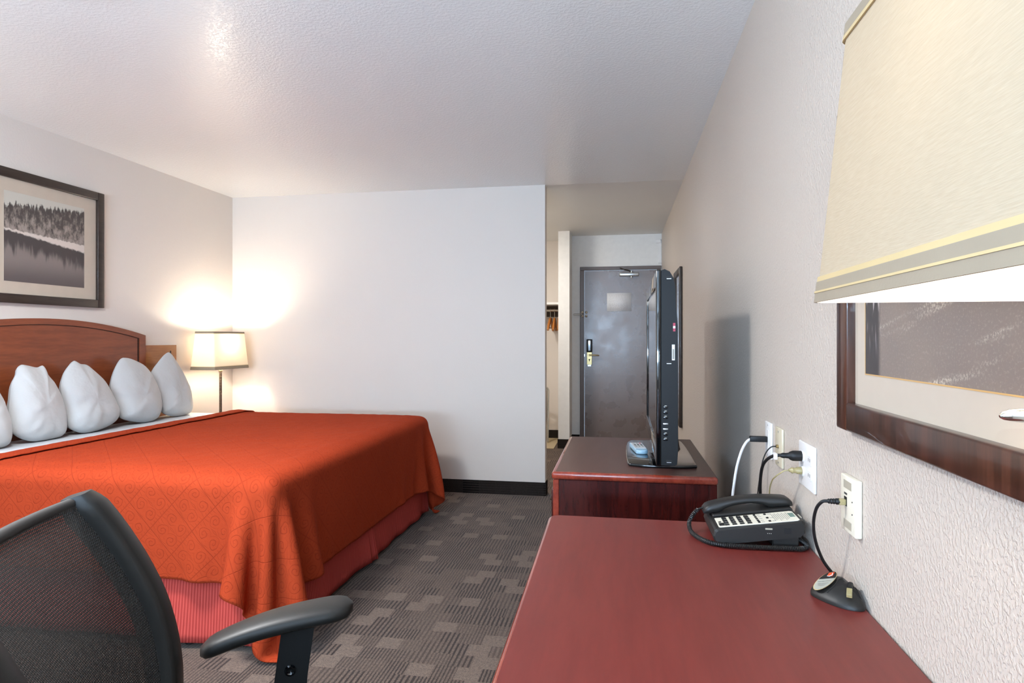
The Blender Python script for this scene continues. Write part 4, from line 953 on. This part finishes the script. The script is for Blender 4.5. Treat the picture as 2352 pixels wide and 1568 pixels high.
dkq = MB(); vs = [on_dome(.006, -.0165, .0010), on_dome(.006, .0165, .0010)]+[on_dome(.0322*math.cos(t), .0170*math.sin(t), .0010) for t in np.linspace(1.36, -1.36, 12)]
dkq.add(vs, [(0, 1)+tuple(range(2, 14))]); dkq.build('label_dark_field', 'soft_black', po)
lq = MB(); lq.add([on_dome(.013, -.008, .0016), on_dome(.028, -.006, .0016), on_dome(.027, .005, .0016), on_dome(.014, .004, .0016)], [(0, 1, 2, 3)]); lq.build('label_logo', 'orange_print', po)
lq = MB(); lq.tube([on_dome(.024, -.003, .0024), on_dome(.017, -.006, .0024), on_dome(.012, -.002, .0024), on_dome(.014, .003, .0024)], .0007, 5); lq.build('logo_swoosh', 'paper', po)
# arched recess with the cable end in it
rec = MB(); vs = []; 
rcx, rcy = .449, 1.345
pts = [(-.034, -.018), (-.02, -.004), (-.012, .014), (0, .022), (.010, .014), (.016, -.004), (.020, -.018)]
rp = [(rcx-.002+p[0]*1.0+p[1]*.3, rcy+p[1]*1.25-p[0]*.5) for p in pts]; rp = [(min(x, .467), y) for x, y in rp]
poly = catmull([(x, y, 0) for x, y in rp], 4)
rec.add([(p.x, p.y, dome_z(p.x, p.y)+.0009) for p in poly]+[(rcx, rcy-.006, dome_z(rcx, rcy-.006)+.0009)], [(i, i+1, len(poly)) for i in range(len(poly)-1)], True); rec.build('recess', 'dark_slot', po)
MB().tube([(p.x, p.y, dome_z(p.x, p.y)+.0012) for p in poly], .0009, 6).build('recess_rim', 'phone_plastic', po)
hz = dome_z(rcx+.004, rcy+.006)
MB().tube([(rcx+.006, rcy+.010, hz-.002), (rcx+.004, rcy-.002, hz+.003), (rcx-.004, rcy-.018, hz-.001)], [.0055, .005, .0045], 8).build('cable_boot', 'rubber_black', po)
MB().box(-.005, .005, -.011, .009, -.004, .004, .0008, 1, Matrix.Translation((rcx-.008, rcy-.030, hz-.003)) @ Matrix.Rotation(-.35, 4, 'Z') @ Matrix.Rotation(.35, 4, 'X')).build('cable_plug', 'clear_plug', po)

# ------------------------------------------------------------------ office chair (faces the desk)
ch = thing('office_chair', 'black mesh back office chair with curved armrests in the foreground', 'office chair', (-.557, .907, 0), math.radians(25))
def backline(z):      # forward offset and half width of the back at height z
    zs = [.50, .56, .62, .68, .75, .82, .88, .92, .957]; xs = [-.196, -.192, -.194, -.204, -.224, -.256, -.290, -.316, -.342]; ws = [.215, .238, .250, .258, .262, .262, .260, .257, .252]
    return float(np.interp(z, zs, xs)), float(np.interp(z, zs, ws))
def bx_(z): 
    k = .02; a = [backline(z-k), backline(z), backline(z+k)]; return sum(q[0] for q in a)/3, sum(q[1] for q in a)/3
for s in (1, -1):
    rings = []
    for i in range(31):
        z = .50+.457*i/30; x, wd = bx_(z); fw = .064
        e = 1.0
        if i >= 29: e = (.93, .72)[i-29]
        cyy = s*(wd-fw/2); ring = []
        tz = (bx_(z+.01)[0]-bx_(z-.01)[0])/.02                       # lean, so that the section follows it
        for q in range(16):
            th = 2*PI*q/16; cs, sn = math.cos(th), math.sin(th)
            dy = fw/2*math.copysign(abs(cs)**.45, cs)*e; dx = .027*math.copysign(abs(sn)**.45, sn)*e
            ring.append((x+dx+.004, cyy+dy, z-dx*tz*.8+(.0 if i < 30 else 0)))
        rings.append(ring)
    MB().loft(rings).build('back_side_frame', 'soft_black', ch, world=False)
def meshpt(u, v):
    z = .51+.44*v; x, wd = bx_(z); y = (u*2-1)*(wd-.055)
    bow = -.030*(1-(u*2-1)**2)
    return (x+bow+.008, y, z), (y, v*.46)
MB().grid(24, 30, meshpt).build('back_mesh', 'chair_mesh', ch, world=False)
x, wd = bx_(.948)
MB().tube([(x-.030*(1-t*t)+.003, t*(wd-.04), .945) for t in np.linspace(-1, 1, 21)], .011, 10).build('back_top_rail', 'chair_mesh', ch, world=False)
tr_ = bpy.data.objects[-1] if False else None
x, wd = bx_(.51); MB().tube([(x-.02*(1-t*t), t*(wd-.02), .505) for t in np.linspace(-1, 1, 15)], .016, 10).build('back_lower_rail', 'soft_black', ch, world=False)
MB().tube([(-.24, 0, .62), (-.26, 0, .52), (-.22, 0, .42), (-.12, 0, .395), (0, 0, .395)], [.02, .024, .026, .026, .026], 10).build('back_bracket', 'black_plastic', ch, world=False)
st_ = MB(); st_.box(-.24, .245, -.245, .245, .415, .49, .032, 4); st_.build('seat', 'soft_black', ch, world=False)
MB().box(-.2, .2, -.2, .2, .395, .415, .01, 2).build('seat_pan', 'black_plastic', ch, world=False)
for s in (1, -1):
    rings = []
    for i in range(25):
        t = i/24; x = -.143+.288*t; y = s*(.279+.030*t)
        z = .644+.036*t-.010*(2*t-1)**2*(1 if t > .5 else 1.8)
        hw = .032+.018*math.sin(min(1, t*1.15)*PI/2); ht = .0155+.0025*math.sin(PI*t)
        e = 1.0
        if t < .10: e = math.sqrt(max(.0, 1-(1-t/.10)**2))*.85+.15 if t > 0 else .25
        if t > .84: q_ = (t-.84)/.16; e = math.sqrt(max(0.0, 1-q_**2))*.8+.2
        ring = []
        for q in range(20):
            th = 2*PI*q/20; cs, sn = math.cos(th), math.sin(th)
            ring.append((x, y+hw*e*math.copysign(abs(cs)**.7, cs), z+ht*(e**.4)*math.copysign(abs(sn)**.75, sn)))
        rings.append(ring)
    ap = MB().loft(rings).build('arm_pad', 'soft_black', ch, world=False)
    pr_ = []
    for (z, x0, x1) in ((.35, -.02, .045), (.42, -.02, .045), (.55, -.008, .055), (.648, .005, .068)):
        y = s*(.30-.012*(z-.35)/.3)
        pr_.append([(x0, y-.012, z), (x1, y-.012, z), (x1, y+.012, z), (x0, y+.012, z)])
    po_ = MB(); po_.loft(pr_); po_.sm = [False]*len(po_.sm); pst = po_.build('arm_post', 'black_plastic', ch, world=False)
    bt = MB(); yy = s*.30-.012-.009; bt.lathe([(.011, 0), (.0115, -.003), (.008, -.004), (.006, -.0025), (1e-7, -.002)], (.022, s*.292-.012, .566), 16, 1); bt.build('height_button', 'gloss_black', pst, world=False)
    MB().box(-.02, .045, min(s*.20, s*.312), max(s*.20, s*.312), .375, .40, .006).build('arm_bracket', 'black_plastic', ch, world=False)
MB().lathe([(.028, .09), (.028, .25), (.018, .25), (.018, .395)], n=16).build('gas_lift', 'black_plastic', ch, world=False)
for k in range(5):
    a = 2*PI*k/5+.3; d = Vector((math.cos(a), math.sin(a), 0))
    MB().tube([d*.02+Vector((0, 0, .11)), d*.15+Vector((0, 0, .095)), d*.29+Vector((0, 0, .07))], [.026, .020, .014], 8).build('base_leg', 'black_plastic', ch, world=False)
    cw = MB(); c0 = d*.29; sd = Vector((-d.y, d.x, 0))
    for s in (-.014, .014):
        ctr = c0+sd*s; ax = sd
        ring = lambda off, r: [tuple(ctr+ax*off+(d*math.cos(q)+Vector((0, 0, 1))*math.sin(q))*r+Vector((0, 0, .026))) for q in np.linspace(0, 2*PI, 14, endpoint=False)]
        cw.loft([ring(-.008, .020), ring(-.006, .0255), ring(.006, .0255), ring(.008, .020)])
    cw.build('caster', 'rubber_black', ch, world=False)
